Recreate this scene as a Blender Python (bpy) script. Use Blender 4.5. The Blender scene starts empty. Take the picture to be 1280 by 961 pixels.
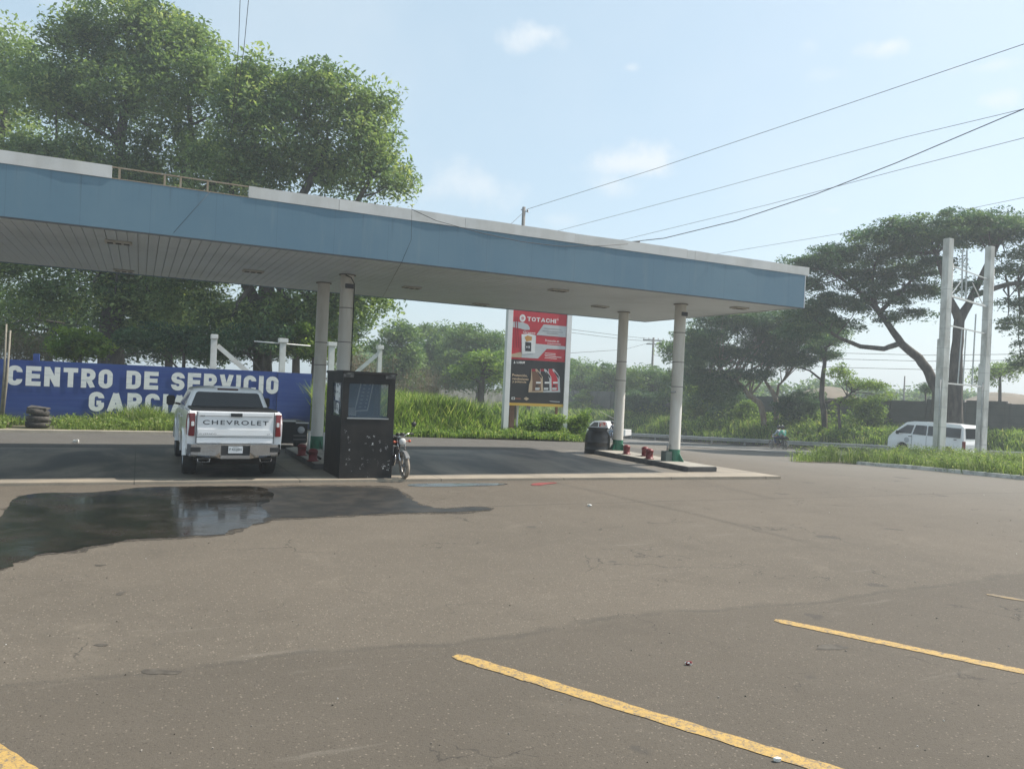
import bpy, bmesh, math, random
import numpy as np
from mathutils import Vector, Matrix
random.seed(7); rng = np.random.default_rng(11)
sc = bpy.context.scene
COL = sc.collection
R = math.radians
# ---------------------------------------------------------------- measured frame
ROLL = R(2.62); F = 966.0; H = 2.3; CY = 480.5
PHI = R(90 - 64.24)
U = (math.cos(PHI), math.sin(PHI)); V = (-U[1], U[0])
def ray(px, py):
    dx = px-640; dy = py-CY
    return (dx*math.cos(ROLL)+dy*math.sin(ROLL))/F, -(-dx*math.sin(ROLL)+dy*math.cos(ROLL))/F
def P(px, py, z=0.0):
    x, t = ray(px, py); Y = (z-H)/t
    return Vector((x*Y, Y, z))
def D(px, py, Y):                                   # point at depth Y
    x, t = ray(px, py); return Vector((x*Y, Y, H+t*Y))
def PV(px, py, v):                                  # point on the vertical plane v = const
    x, t = ray(px, py); Y = v/(x*V[0]+V[1]); return Vector((x*Y, Y, H+t*Y))
def PU(px, py, u):
    x, t = ray(px, py); Y = u/(x*U[0]+U[1]); return Vector((x*Y, Y, H+t*Y))
def uv(p): return p[0]*U[0]+p[1]*U[1], p[0]*V[0]+p[1]*V[1]
def W(u, v, z=0.0): return Vector((u*U[0]+v*V[0], u*U[1]+v*V[1], z))
def sm(x, a, b):
    t = min(1, max(0, (x-a)/(b-a))); return t*t*(3-2*t)
def ter(u, v):
    base = -0.049*min(70, max(0, v-11.5))*sm(u, 14, 32)
    bank = (0.9+.012*min(70, max(0, v-11.5)))*sm(u, 44.4, 47.5)
    return base+bank
def PT(px, py, dz=0.0):
    """where the view ray through a measured point meets the terrain"""
    z = 0.0
    for _ in range(40): p = P(px, py, z); z = z*.5+.5*(ter(*uv(p))+dz)
    return P(px, py, z)
def terp(p):
    u, v = uv(p); return ter(u, v)
# ---------------------------------------------------------------- mesh builder
class MB:
    def __init__(s): s.v = []; s.f = []; s.m = []; s.mi = 0; s.sm = []
    def add(s, vs, fs, smooth=False):
        o = len(s.v); s.v += [tuple(p) for p in vs]
        for f in fs: s.f.append(tuple(i+o for i in f)); s.m.append(s.mi); s.sm.append(smooth)
        return s
    def box(s, c, d, rz=0, M=None):
        x, y, z = d[0]/2, d[1]/2, d[2]/2
        vs = [Vector((a*x, b*y, e*z)) for a in (-1, 1) for b in (-1, 1) for e in (-1, 1)]
        if M is None: M = Matrix.Rotation(rz, 3, 'Z')
        vs = [M@p+Vector(c) for p in vs]
        return s.add(vs, [(0, 1, 3, 2), (4, 6, 7, 5), (0, 4, 5, 1), (2, 3, 7, 6), (0, 2, 6, 4), (1, 5, 7, 3)])
    def bbox(s, a, b):
        return s.box([(a[i]+b[i])/2 for i in range(3)], [abs(b[i]-a[i]) for i in range(3)])
    def tube(s, pts, rad, n=8, cap=True, smooth=True):
        pts = [Vector(p) for p in pts]
        if not isinstance(rad, (list, tuple)): rad = [rad]*len(pts)
        vs = []; fs = []; prev = None
        for i, p in enumerate(pts):
            t = (pts[min(i+1, len(pts)-1)]-pts[max(i-1, 0)]).normalized()
            if prev is None:
                a = Vector((0, 0, 1)) if abs(t.z) < .9 else Vector((1, 0, 0))
                e = t.cross(a).normalized()
            else:
                e = (prev-t*prev.dot(t)).normalized()
            prev = e; g = t.cross(e)
            for k in range(n):
                an = 2*math.pi*k/n
                vs.append(p+(e*math.cos(an)+g*math.sin(an))*rad[i])
        for i in range(len(pts)-1):
            for k in range(n):
                a = i*n+k; b = i*n+(k+1) % n
                fs.append((a, b, b+n, a+n))
        s.add(vs, fs, smooth)
        if cap:
            o = len(s.v)-len(vs)
            s.f.append(tuple(o+k for k in reversed(range(n)))); s.m.append(s.mi); s.sm.append(False)
            q = o+(len(pts)-1)*n
            s.f.append(tuple(q+k for k in range(n))); s.m.append(s.mi); s.sm.append(False)
        return s
    def bar(s, a, b, w, h=None, up=(0, 0, 1)):
        a = Vector(a); b = Vector(b); h = h or w
        t = (b-a).normalized(); upv = Vector(up)
        if abs(t.dot(upv)) > .95: upv = Vector((0, 1, 0))
        e = t.cross(upv).normalized(); g = e.cross(t)
        M = Matrix((e, t, g)).transposed()
        return s.box((a+b)/2, (w, (b-a).length, h), M=M)
    def lathe(s, prof, c=(0, 0, 0), n=24, axis='Z', smooth=True):
        vs = []; fs = []; c = Vector(c)
        for r, z in prof:
            for k in range(n):
                an = 2*math.pi*k/n; p = (r*math.cos(an), r*math.sin(an), z)
                if axis == 'Y': p = (p[0], p[2], p[1])
                if axis == 'X': p = (p[2], p[0], p[1])
                vs.append(Vector(p)+c)
        for i in range(len(prof)-1):
            for k in range(n):
                a = i*n+k; b = i*n+(k+1) % n
                f = (a, b, b+n, a+n)
                fs.append(f[::-1] if axis == 'Y' else f)
        return s.add(vs, fs, smooth)
    def loft(s, secs, smooth=False, caps=True, closed=True):
        n = len(secs[0]); vs = [p for q in secs for p in q]; fs = []
        for i in range(len(secs)-1):
            for k in range(n if closed else n-1):
                a = i*n+k; b = i*n+(k+1) % n; fs.append((a, b, b+n, a+n))
        s.add(vs, fs, smooth)
        if caps:
            o = len(s.v)-len(vs); q = o+(len(secs)-1)*n
            for r in (tuple(o+k for k in reversed(range(n))), tuple(q+k for k in range(n))):
                s.f.append(r); s.m.append(s.mi); s.sm.append(False)
        return s
    def prism(s, poly, a, b, fn=None):              # poly of 2-tuples extruded; fn(p, t) -> 3d
        k = len(poly); vs = [fn(p, a) for p in poly]+[fn(p, b) for p in poly]
        fs = [tuple(range(k)), tuple(reversed(range(k, 2*k)))]+[(i, (i+1) % k+0, (i+1) % k+k, i+k)[::-1] for i in range(k)]
        return s.add(vs, fs)
    def build(s, name, mat, parent=None, loc=None, rz=None, bevel=0, seg=2, fixn=True):
        me = bpy.data.meshes.new(name); me.from_pydata(s.v, [], s.f)
        mats = mat if isinstance(mat, (list, tuple)) else [mat]
        for m in mats: me.materials.append(m)
        me.polygons.foreach_set('material_index', s.m); me.polygons.foreach_set('use_smooth', s.sm)
        if fixn:
            bm = bmesh.new(); bm.from_mesh(me); bmesh.ops.recalc_face_normals(bm, faces=bm.faces)
            if bevel:
                bmesh.ops.remove_doubles(bm, verts=bm.verts, dist=1e-5)
                ed = [e for e in bm.edges if len(e.link_faces) == 2 and e.calc_face_angle(0) > R(25)]
                bmesh.ops.bevel(bm, geom=ed, offset=bevel, segments=seg, affect='EDGES', clamp_overlap=True)
            bm.to_mesh(me); bm.free()
        me.update()
        o = bpy.data.objects.new(name, me); COL.objects.link(o)
        if parent: o.parent = parent
        if loc is not None: o.location = loc
        if rz is not None: o.rotation_euler.z = rz
        return o
def rawmesh(name, verts, nper, mat, tint=None, parent=None, smooth=False):
    """fast mesh of quads: verts (N*4,3)"""
    n = len(verts)//nper
    me = bpy.data.meshes.new(name); me.vertices.add(len(verts)); me.vertices.foreach_set('co', np.asarray(verts, np.float32).ravel())
    me.loops.add(n*nper); me.loops.foreach_set('vertex_index', np.arange(n*nper, dtype=np.int32))
    me.polygons.add(n); me.polygons.foreach_set('loop_start', np.arange(0, n*nper, nper, dtype=np.int32))
    me.polygons.foreach_set('loop_total', np.full(n, nper, np.int32))
    me.materials.append(mat); me.update(calc_edges=True)
    if tint is not None:
        a = me.attributes.new('tint', 'FLOAT', 'FACE'); a.data.foreach_set('value', np.asarray(tint, np.float32))
    o = bpy.data.objects.new(name, me); COL.objects.link(o)
    if parent: o.parent = parent
    return o
def tag(o, label=None, cat=None, group=None, kind=None):
    if label: o['label'] = label
    if cat: o['category'] = cat
    if group: o['group'] = group
    if kind: o['kind'] = kind
    return o
def thing(name, loc, label, cat, rz=0, group=None):
    o = bpy.data.objects.new(name, None); COL.objects.link(o); o.location = loc; o.rotation_euler = (0, 0, rz)
    o.empty_display_size = .2
    return tag(o, label, cat, group)
def copy_tree(o, parent=None):
    c = o.copy(); COL.objects.link(c)
    if parent: c.parent = parent
    for ch in list(o.children): copy_tree(ch, c)
    return c
FONT = None
def text_mesh(name, s, size, mat, parent, M, bold=0.0, width=None, ext=.002, space=1.0, align='LEFT'):
    """text as mesh; M maps text plane (x right, y up) to parent space. width: scale to this width."""
    cu = bpy.data.curves.new(name, 'FONT'); cu.body = s; cu.size = 1; cu.extrude = 0; cu.offset = bold; cu.space_character = space
    cu.resolution_u = 4; cu.fill_mode = 'FRONT'
    to = bpy.data.objects.new(name+'_t', cu); COL.objects.link(to)
    dg = bpy.context.evaluated_depsgraph_get(); me = bpy.data.meshes.new_from_object(to.evaluated_get(dg))
    bpy.data.objects.remove(to); bpy.data.curves.remove(cu)
    xs = [v.co.x for v in me.vertices]; ys = [v.co.y for v in me.vertices]
    x0, x1, y0, y1 = min(xs), max(xs), min(ys), max(ys)
    sy = size/(y1-y0); sx = (width/(x1-x0)) if width else sy
    for v in me.vertices:
        p = Vector(((v.co.x-x0)*sx, (v.co.y-y0)*sy, 0)); v.co = M@p
    me.materials.clear(); me.materials.append(mat); me.name = name
    o = bpy.data.objects.new(name, me); COL.objects.link(o); o.parent = parent
    return o
def rrect(x0, y0, x1, y1, c, a0=0, a1=360, n=5):
    """rounded rectangle path, start angle a0 to a1 (degrees, counter-clockwise from +x)"""
    pts = []
    for k, (cx, cy) in enumerate(((x1-c, y1-c), (x0+c, y1-c), (x0+c, y0+c), (x1-c, y0+c))):
        for i in range(n+1): an = 90*k+90*i/n; pts.append((an, (cx+c*math.cos(R(an)), cy+c*math.sin(R(an)))))
    return pts
def glyph(ch, w, t):
    h = t/2; a, b_ = h, w-h; lo, hi = h, 1-h; m = .52; c = min(.26, (w-t)/2*.98)
    ring = [p for _, p in rrect(a, lo, b_, hi, c)]
    if ch == 'O': return [ring+[ring[0]]]
    if ch == 'C': return [[(b_, .68)]+[p for an, p in rrect(a, lo, b_, hi, c)]+[(b_, .32)]]
    if ch == 'G': return [[(b_, .68)]+[p for an, p in rrect(a, lo, b_, hi, c)]+[(b_, .46)], [(b_, .44), (w*.5, .44)]]
    if ch == 'E': return [[(a, 0), (a, 1)], [(a, hi), (w, hi)], [(a, .5), (w*.94, .5)], [(a, lo), (w, lo)]]
    if ch == 'N': return [[(a, 0), (a, 1)], [(b_, 0), (b_, 1)], [(a, .97), (b_, .03)]]
    if ch == 'T': return [[(0, hi), (w, hi)], [(w/2, 0), (w/2, hi)]]
    if ch == 'I': return [[(w/2, 0), (w/2, 1)]]
    if ch == 'H': return [[(a, 0), (a, 1)], [(b_, 0), (b_, 1)], [(a, .5), (b_, .5)]]
    if ch == 'V': return [[(a*.9, 1), (w/2, .06)], [(w-a*.9, 1), (w/2, .06)]]
    if ch == 'A': return [[(a*.8, 0), (w/2, .95)], [(w-a*.8, 0), (w/2, .95)], [(w*.25, .27), (w*.75, .27)]]
    if ch == 'D': return [[(a, 0), (a, 1)], [(a, hi)]+[p for an, p in rrect(a-.1, lo, b_, hi, c) if an <= 90][::-1]+[p for an, p in rrect(a-.1, lo, b_, hi, c) if an >= 270][::-1]+[(a, lo)]]
    if ch == 'R':
        q = [p for an, p in rrect(a-.1, .44+h*.2, b_, hi, min(c, .2)) if an <= 90][::-1]+[p for an, p in rrect(a-.1, .44+h*.2, b_, hi, min(c, .2)) if an >= 270][::-1]
        return [[(a, 0), (a, 1)], [(a, hi)]+q+[(a, .44+h*.2)], [(w*.5, .45), (w-h*.95, 0)]]
    if ch == 'S':
        c = min((hi-.5)/2, (b_-a)/2); S_ = [(b_, .68)]
        for cx, cy, a0, a1 in ((b_-c, hi-c, 0, 90), (a+c, hi-c, 90, 180), (a+c, .5+c, 180, 270), (b_-c, .5-c, 90, 0), (b_-c, lo+c, 0, -90), (a+c, lo+c, 270, 180)):
            for i in range(6): an = R(a0+(a1-a0)*i/5); S_.append((cx+c*math.cos(an), cy+c*math.sin(an)))
        return [S_+[(a, .32)]]
    return []
def block_text(name, s, M, height, width, t, mat, parent, gw=.62, gap=.14, wide={}):
    """heavy painted capitals drawn as thick strokes, each stroke a hair in front of the one before"""
    x = 0; strokes = []
    for ch in s:
        if ch == ' ': x += gw*.7; continue
        w = wide.get(ch, t*1.0 if ch == 'I' else gw)
        strokes += [[(px+x, py) for px, py in st] for st in glyph(ch, w, t)]; x += w+gap
    tw = x-gap; kx = width/tw; mb = MB()
    for k, st in enumerate(strokes):
        P_ = [Vector(p) for p in st]; L_ = []; R2 = []
        closed = (P_[0]-P_[-1]).length < 1e-6
        P_ = [p for i, p in enumerate(P_) if i == 0 or (p-P_[i-1]).length > 1e-5]
        n = len(P_)
        for i in range(n):
            if closed: a, b_ = P_[i-1] if i else P_[-2], P_[(i+1) % n] if i < n-1 else P_[1]
            else: a, b_ = P_[max(i-1, 0)], P_[min(i+1, n-1)]
            d1 = (P_[i]-a).normalized() if (P_[i]-a).length > 1e-6 else (b_-P_[i]).normalized(); d2 = (b_-P_[i]).normalized() if (b_-P_[i]).length > 1e-6 else d1
            d = (d1+d2).normalized(); nn = Vector((-d.y, d.x)); q = max(.7, nn.dot(Vector((-d1.y, d1.x)))); L_.append(P_[i]+nn*t/2/q); R2.append(P_[i]-nn*t/2/q)
        z = .0008*(k % 4+1); vs = []
        for l, r in zip(L_, R2):
            for p in (l, r): vs.append(M@Vector((p.x*kx, min(1, max(0, p.y))*height, z)))
        mb.add(vs, [(2*i, 2*i+1, 2*i+3, 2*i+2) for i in range(n-1)])
    return mb.build(name, mat, parent, fixn=False)
# ---------------------------------------------------------------- materials
def newmat(name):
    m = bpy.data.materials.new(name); m.use_nodes = True; nt = m.node_tree
    for n in list(nt.nodes): nt.nodes.remove(n)
    out = nt.nodes.new('ShaderNodeOutputMaterial'); b = nt.nodes.new('ShaderNodeBsdfPrincipled')
    nt.links.new(b.outputs[0], out.inputs[0]); return m, nt, b, out
def N(nt, t, **kw):
    n = nt.nodes.new(t)
    for k, v in kw.items():
        if k.startswith('i_'):
            key = k[2:]; key = int(key) if key.isdigit() else key.replace('_', ' ')
            n.inputs[key].default_value = v
        else: setattr(n, k, v)
    return n
def math_n(nt, op, a, b=None, c=None, clamp=False):
    n = nt.nodes.new('ShaderNodeMath'); n.operation = op; n.use_clamp = clamp
    for i, q in enumerate((a, b, c)):
        if q is None: continue
        if isinstance(q, (int, float)): n.inputs[i].default_value = q
        else: nt.links.new(q, n.inputs[i])
    return n.outputs[0]
def noise(nt, vec, scale, detail=4, rough=.55, dist=0):
    n = N(nt, 'ShaderNodeTexNoise'); n.inputs['Scale'].default_value = scale; n.inputs['Detail'].default_value = detail
    n.inputs['Roughness'].default_value = rough; n.inputs['Distortion'].default_value = dist
    nt.links.new(vec, n.inputs['Vector']); return n.outputs['Fac']
def ramp(nt, fac, lo, hi, a=0., b=1.):
    n = nt.nodes.new('ShaderNodeMapRange'); n.inputs[1].default_value = lo; n.inputs[2].default_value = hi
    n.inputs[3].default_value = a; n.inputs[4].default_value = b; n.interpolation_type = 'SMOOTHSTEP'
    nt.links.new(fac, n.inputs[0]); return n.outputs[0]
def mix(nt, fac, a, b, mode='MIX'):
    n = nt.nodes.new('ShaderNodeMix'); n.data_type = 'RGBA'; n.blend_type = mode
    for i, q in ((0, fac), (6, a), (7, b)):
        if isinstance(q, (int, float)): n.inputs[i].default_value = q
        elif isinstance(q, tuple): n.inputs[i].default_value = (*q, 1) if len(q) == 3 else q
        else: nt.links.new(q, n.inputs[i])
    return n.outputs[2]
def coords(nt, kind='Object', scale=None):
    t = nt.nodes.new('ShaderNodeTexCoord').outputs[kind]
    if scale:
        m = nt.nodes.new('ShaderNodeMapping'); m.inputs['Scale'].default_value = scale; nt.links.new(t, m.inputs[0]); return m.outputs[0]
    return t
def bump(nt, b, h, strength=.3, dist=.02):
    n = nt.nodes.new('ShaderNodeBump'); n.inputs['Strength'].default_value = strength; n.inputs['Distance'].default_value = dist
    nt.links.new(h, n.inputs['Height']); nt.links.new(n.outputs[0], b.inputs['Normal'])
MATS = {}
def pm(name, c, rough=.6, metal=0, c2=None, scale=3., var=.5, spec=.5, bmp=0, bscale=20, stretch=None, lo=.4, hi=.65, coat=0):
    if name in MATS: return MATS[name]
    m, nt, b, out = newmat(name)
    b.inputs['Roughness'].default_value = rough; b.inputs['Metallic'].default_value = metal
    b.inputs['Specular IOR Level'].default_value = spec; b.inputs['Coat Weight'].default_value = coat
    co = coords(nt, 'Object', stretch)
    c2 = c2 or tuple(x*.8 for x in c)
    n1 = noise(nt, co, scale, 6, .6)
    f = ramp(nt, n1, lo, hi, 0, var)
    nt.links.new(mix(nt, f, c, c2), b.inputs['Base Color'])
    if bmp: bump(nt, b, noise(nt, co, bscale, 4), bmp, .01)
    MATS[name] = m; return m
def glassy(name, c, rough=.05, alpha=1.):
    if name in MATS: return MATS[name]
    m, nt, b, out = newmat(name); b.inputs['Base Color'].default_value = (*c, 1); b.inputs['Roughness'].default_value = rough
    b.inputs['Specular IOR Level'].default_value = .6
    if alpha < 1:
        tr = N(nt, 'ShaderNodeBsdfTransparent'); mx = N(nt, 'ShaderNodeMixShader'); mx.inputs[0].default_value = alpha
        nt.links.new(tr.outputs[0], mx.inputs[1]); nt.links.new(b.outputs[0], mx.inputs[2]); nt.links.new(mx.outputs[0], out.inputs[0])
    MATS[name] = m; return m
def leafmat(name, c1, c2, c3=None, trans=.35, rough=.6):
    if name in MATS: return MATS[name]
    m, nt, b, out = newmat(name); b.inputs['Roughness'].default_value = rough; b.inputs['Specular IOR Level'].default_value = .25
    a = N(nt, 'ShaderNodeAttribute', attribute_name='tint').outputs['Fac']
    col = mix(nt, ramp(nt, a, .15, .75), c1, c2)
    if c3: col = mix(nt, ramp(nt, a, .82, 1.), col, c3)
    nt.links.new(col, b.inputs['Base Color'])
    t = N(nt, 'ShaderNodeBsdfTranslucent'); mx = N(nt, 'ShaderNodeMixShader'); mx.inputs[0].default_value = trans
    tc = mix(nt, 1.0, col, (1.25, 1.3, .7), 'MULTIPLY'); nt.links.new(tc, t.inputs[0])
    nt.links.new(b.outputs[0], mx.inputs[1]); nt.links.new(t.outputs[0], mx.inputs[2]); nt.links.new(mx.outputs[0], out.inputs[0])
    MATS[name] = m; return m
white = pm('white_paint', (.72, .72, .69), .55, c2=(.55, .53, .48), scale=2.5, var=.6, bmp=.05)
metal_white = pm('white_metal', (.74, .75, .74), .4, c2=(.6, .6, .58), scale=1.5, var=.4)
carwhite = pm('white_car_paint', (.86, .87, .88), .28, c2=(.78, .78, .77), scale=2, var=.4, coat=.6)
black = pm('black_plastic', (.02, .02, .022), .5, c2=(.035, .035, .035))
rubber = pm('rubber', (.022, .022, .022), .8, c2=(.05, .045, .04), scale=8)
chrome = pm('chrome', (.55, .56, .58), .18, 1, c2=(.45, .45, .47), scale=4)
steel = pm('grey_steel', (.35, .36, .37), .45, .7, c2=(.2, .19, .18), scale=5)
darkglass = glassy('dark_glass', (.012, .014, .016), .04)
tint_glass = glassy('tinted_glass', (.02, .025, .028), .03)
redlens = pm('red_lens', (.15, .006, .01), .15, c2=(.25, .01, .01), coat=.5)
whitelens = pm('white_lens', (.8, .8, .8), .15)
redpaint = pm('red_paint', (.17, .012, .016), .5, c2=(.11, .014, .014), scale=9)
greenpaint = pm('green_paint', (.02, .16, .09), .5, c2=(.03, .1, .07), scale=6)
concrete = pm('concrete', (.36, .34, .31), .85, c2=(.24, .23, .21), scale=2.2, bmp=.25, bscale=30)
# ---------------------------------------------------------------- light settings
HAZE = .0017; SKY_DUST = 2.0; SKY_STR = .12; SUN_STR = 4.7; EXPO = .6
SKY_PALE = .58; SKY_MILK = (3.7, 4.8, 5.3); SKY_CLOUD = (5.1, 5.4, 5.6)
# ================================================================ SETTING
GU = [-400, -200, -120, -80, -50, -30, -10, 10, 20] + [27+i*.75 for i in range(30)] + [52, 56, 60, 70, 90, 120, 160, 220, 400]
GV = [-300, -150, -60, -20] + list(range(0, 76, 5)) + [90, 110, 140, 180, 240, 320, 450]
def sheet(name, poly, mat, off, kind='structure', skirt=0):
    bm = bmesh.new(); vs = [bm.verts.new((a, b, 0)) for a, b in poly]
    f = bm.faces.new(vs); bmesh.ops.triangulate(bm, faces=[f])
    for g in GU: bmesh.ops.bisect_plane(bm, geom=bm.verts[:]+bm.edges[:]+bm.faces[:], plane_co=(g, 0, 0), plane_no=(1, 0, 0))
    for g in GV: bmesh.ops.bisect_plane(bm, geom=bm.verts[:]+bm.edges[:]+bm.faces[:], plane_co=(0, g, 0), plane_no=(0, 1, 0))
    for v in bm.verts:
        v.co = W(v.co.x, v.co.y, ter(v.co.x, v.co.y)+off)
    bmesh.ops.recalc_face_normals(bm, faces=bm.faces)
    up = sum(f.normal.z*f.calc_area() for f in bm.faces)
    if up < 0: bmesh.ops.reverse_faces(bm, faces=bm.faces)
    if skirt:
        r = bmesh.ops.extrude_face_region(bm, geom=bm.faces[:])
        top = [g for g in r['geom'] if isinstance(g, bmesh.types.BMVert)]
        for v in top: v.co.z += skirt
        bmesh.ops.recalc_face_normals(bm, faces=bm.faces)
    me = bpy.data.meshes.new(name); bm.to_mesh(me); bm.free(); me.materials.append(mat)
    o = bpy.data.objects.new(name, me); COL.objects.link(o); o['kind'] = kind; return o
def uvcoord(nt):
    """station-frame (u,v) coordinates from world position"""
    g = nt.nodes.new('ShaderNodeNewGeometry').outputs['Position']
    m = nt.nodes.new('ShaderNodeMapping'); m.vector_type = 'POINT'; m.inputs['Rotation'].default_value = (0, 0, -PHI)
    nt.links.new(g, m.inputs[0]); s = nt.nodes.new('ShaderNodeSeparateXYZ'); nt.links.new(m.outputs[0], s.inputs[0])
    return m.outputs[0], s.outputs[0], s.outputs[1]
def asphalt(name, ca, cb, cc, yard=False, rough=.85):
    m, nt, b, out = newmat(name)
    co, u, v = uvcoord(nt)
    big = noise(nt, co, .22, 5, .6); mid = noise(nt, co, 1.7, 6, .65); fine = noise(nt, co, 55, 3, .7); grit = noise(nt, co, 170, 2, .6)
    col = mix(nt, ramp(nt, big, .35, .68), ca, cb)
    col = mix(nt, ramp(nt, mid, .45, .75, 0, .5), col, cc)
    col = mix(nt, ramp(nt, fine, .3, .75, 0, .55), col, tuple(x*.62 for x in ca))
    col = mix(nt, ramp(nt, grit, .62, .72, 0, .5), col, tuple(min(1, x*1.9) for x in ca))
    ag = N(nt, 'ShaderNodeTexVoronoi'); ag.inputs['Scale'].default_value = 48.; nt.links.new(co, ag.inputs['Vector']); sx = N(nt, 'ShaderNodeSeparateColor'); nt.links.new(ag.outputs['Color'], sx.inputs[0])
    col = mix(nt, math_n(nt, 'MULTIPLY', ramp(nt, sx.outputs[0], .86, .9, 0, .65), ramp(nt, ag.outputs['Distance'], .25, .45, 1, 0)), col, tuple(min(1, x*2.3) for x in ca))
    col = mix(nt, math_n(nt, 'MULTIPLY', ramp(nt, sx.outputs[1], .8, .86, 0, .6), ramp(nt, ag.outputs['Distance'], .25, .45, 1, 0)), col, tuple(x*.35 for x in ca))
    blot = noise(nt, co, .75, 8, .72, .4); col = mix(nt, ramp(nt, blot, .52, .72, 0, .55), col, tuple(x*.66 for x in ca)); col = mix(nt, ramp(nt, blot, .28, .42, .4, 0), col, tuple(x*1.35 for x in ca))
    # pale aggregate specks and dark pits
    vo = N(nt, 'ShaderNodeTexVoronoi'); vo.inputs['Scale'].default_value = 9.; nt.links.new(co, vo.inputs['Vector'])
    pit = math_n(nt, 'MULTIPLY', ramp(nt, vo.outputs['Distance'], .02, .1, 1, 0), ramp(nt, mid, .52, .62))
    col = mix(nt, math_n(nt, 'MULTIPLY', pit, .6), col, (.03, .028, .025))
    if yard:
        wig = math_n(nt, 'MULTIPLY', math_n(nt, 'SUBTRACT', noise(nt, co, .5, 6, .6), .5), .8)
        vv = math_n(nt, 'ADD', v, wig)
        col = mix(nt, math_n(nt, 'MULTIPLY', ramp(nt, u, 12, 26), .55), col, (.165, .155, .138))
        near = ramp(nt, vv, 6.3, 6.55, 1, 0)
        col = mix(nt, math_n(nt, 'MULTIPLY', near, .34), col, (.062, .053, .043))
        seam = math_n(nt, 'ABSOLUTE', math_n(nt, 'SUBTRACT', vv, 6.45))
        col = mix(nt, math_n(nt, 'MULTIPLY', ramp(nt, seam, 0, .09, .45, 0), ramp(nt, mid, .35, .6)), col, (.05, .046, .04))
        s2 = math_n(nt, 'ABSOLUTE', math_n(nt, 'SUBTRACT', math_n(nt, 'ADD', v, math_n(nt, 'MULTIPLY', wig, .12)), 13.25))
        col = mix(nt, ramp(nt, s2, 0.008, .035, .7, 0), col, (.05, .045, .04))
        # network of cracks, only in patches
        warp = N(nt, 'ShaderNodeVectorMath', operation='ADD'); nz = N(nt, 'ShaderNodeTexNoise'); nz.inputs['Scale'].default_value = 1.6; nz.inputs['Detail'].default_value = 5
        nt.links.new(co, nz.inputs['Vector']); nt.links.new(co, warp.inputs[0]); nt.links.new(nz.outputs['Color'], warp.inputs[1])
        for sc_, wd, lo_ in ((.35, .006, .5), (1.3, .012, .57)):
            cr = N(nt, 'ShaderNodeTexVoronoi', feature='DISTANCE_TO_EDGE'); cr.inputs['Scale'].default_value = sc_; nt.links.new(warp.outputs[0], cr.inputs['Vector'])
            msk = ramp(nt, noise(nt, co, .45+sc_*.2, 3, .5), lo_+.03, lo_+.1)
            line = math_n(nt, 'MULTIPLY', ramp(nt, cr.outputs['Distance'], 0, wd, .75, 0), msk)
            col = mix(nt, line, col, (.035, .032, .028))
        st = ramp(nt, noise(nt, co, 1.1, 3, .4), .70, .73, 0, .55)
        col = mix(nt, st, col, (.05, .047, .044))
        # old pale scuffs running along the yard
        mp = N(nt, 'ShaderNodeMapping'); mp.inputs['Scale'].default_value = (.25, 2.2, 1); nt.links.new(co, mp.inputs[0])
        sc2 = ramp(nt, noise(nt, mp.outputs[0], 1.5, 5, .7), .6, .75, 0, .3)
        col = mix(nt, sc2, col, (.26, .235, .2))
    nt.links.new(col, b.inputs['Base Color'])
    b.inputs['Roughness'].default_value = rough; b.inputs['Specular IOR Level'].default_value = .3
    hgt = math_n(nt, 'ADD', math_n(nt, 'MULTIPLY', grit, .6), math_n(nt, 'MULTIPLY', fine, .8))
    bump(nt, b, hgt, .8, .008)
    return m
m_yard = asphalt('yard_asphalt', (.134, .114, .090), (.112, .096, .076), (.152, .130, .104), True)
m_road = asphalt('road_asphalt', (.120, .113, .102), (.10, .094, .086), (.14, .13, .115))
m_high = asphalt('highway_asphalt', (.17, .168, .16), (.145, .143, .136), (.19, .185, .172))
m_earth = pm('earth', (.13, .11, .07), .95, c2=(.07, .085, .03), scale=.8, var=1, bmp=.4, bscale=6)
m_dirt = pm('dusty_dirt', (.3, .25, .19), .95, c2=(.2, .165, .125), scale=1.5, var=1, bmp=.3, bscale=25)
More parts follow.
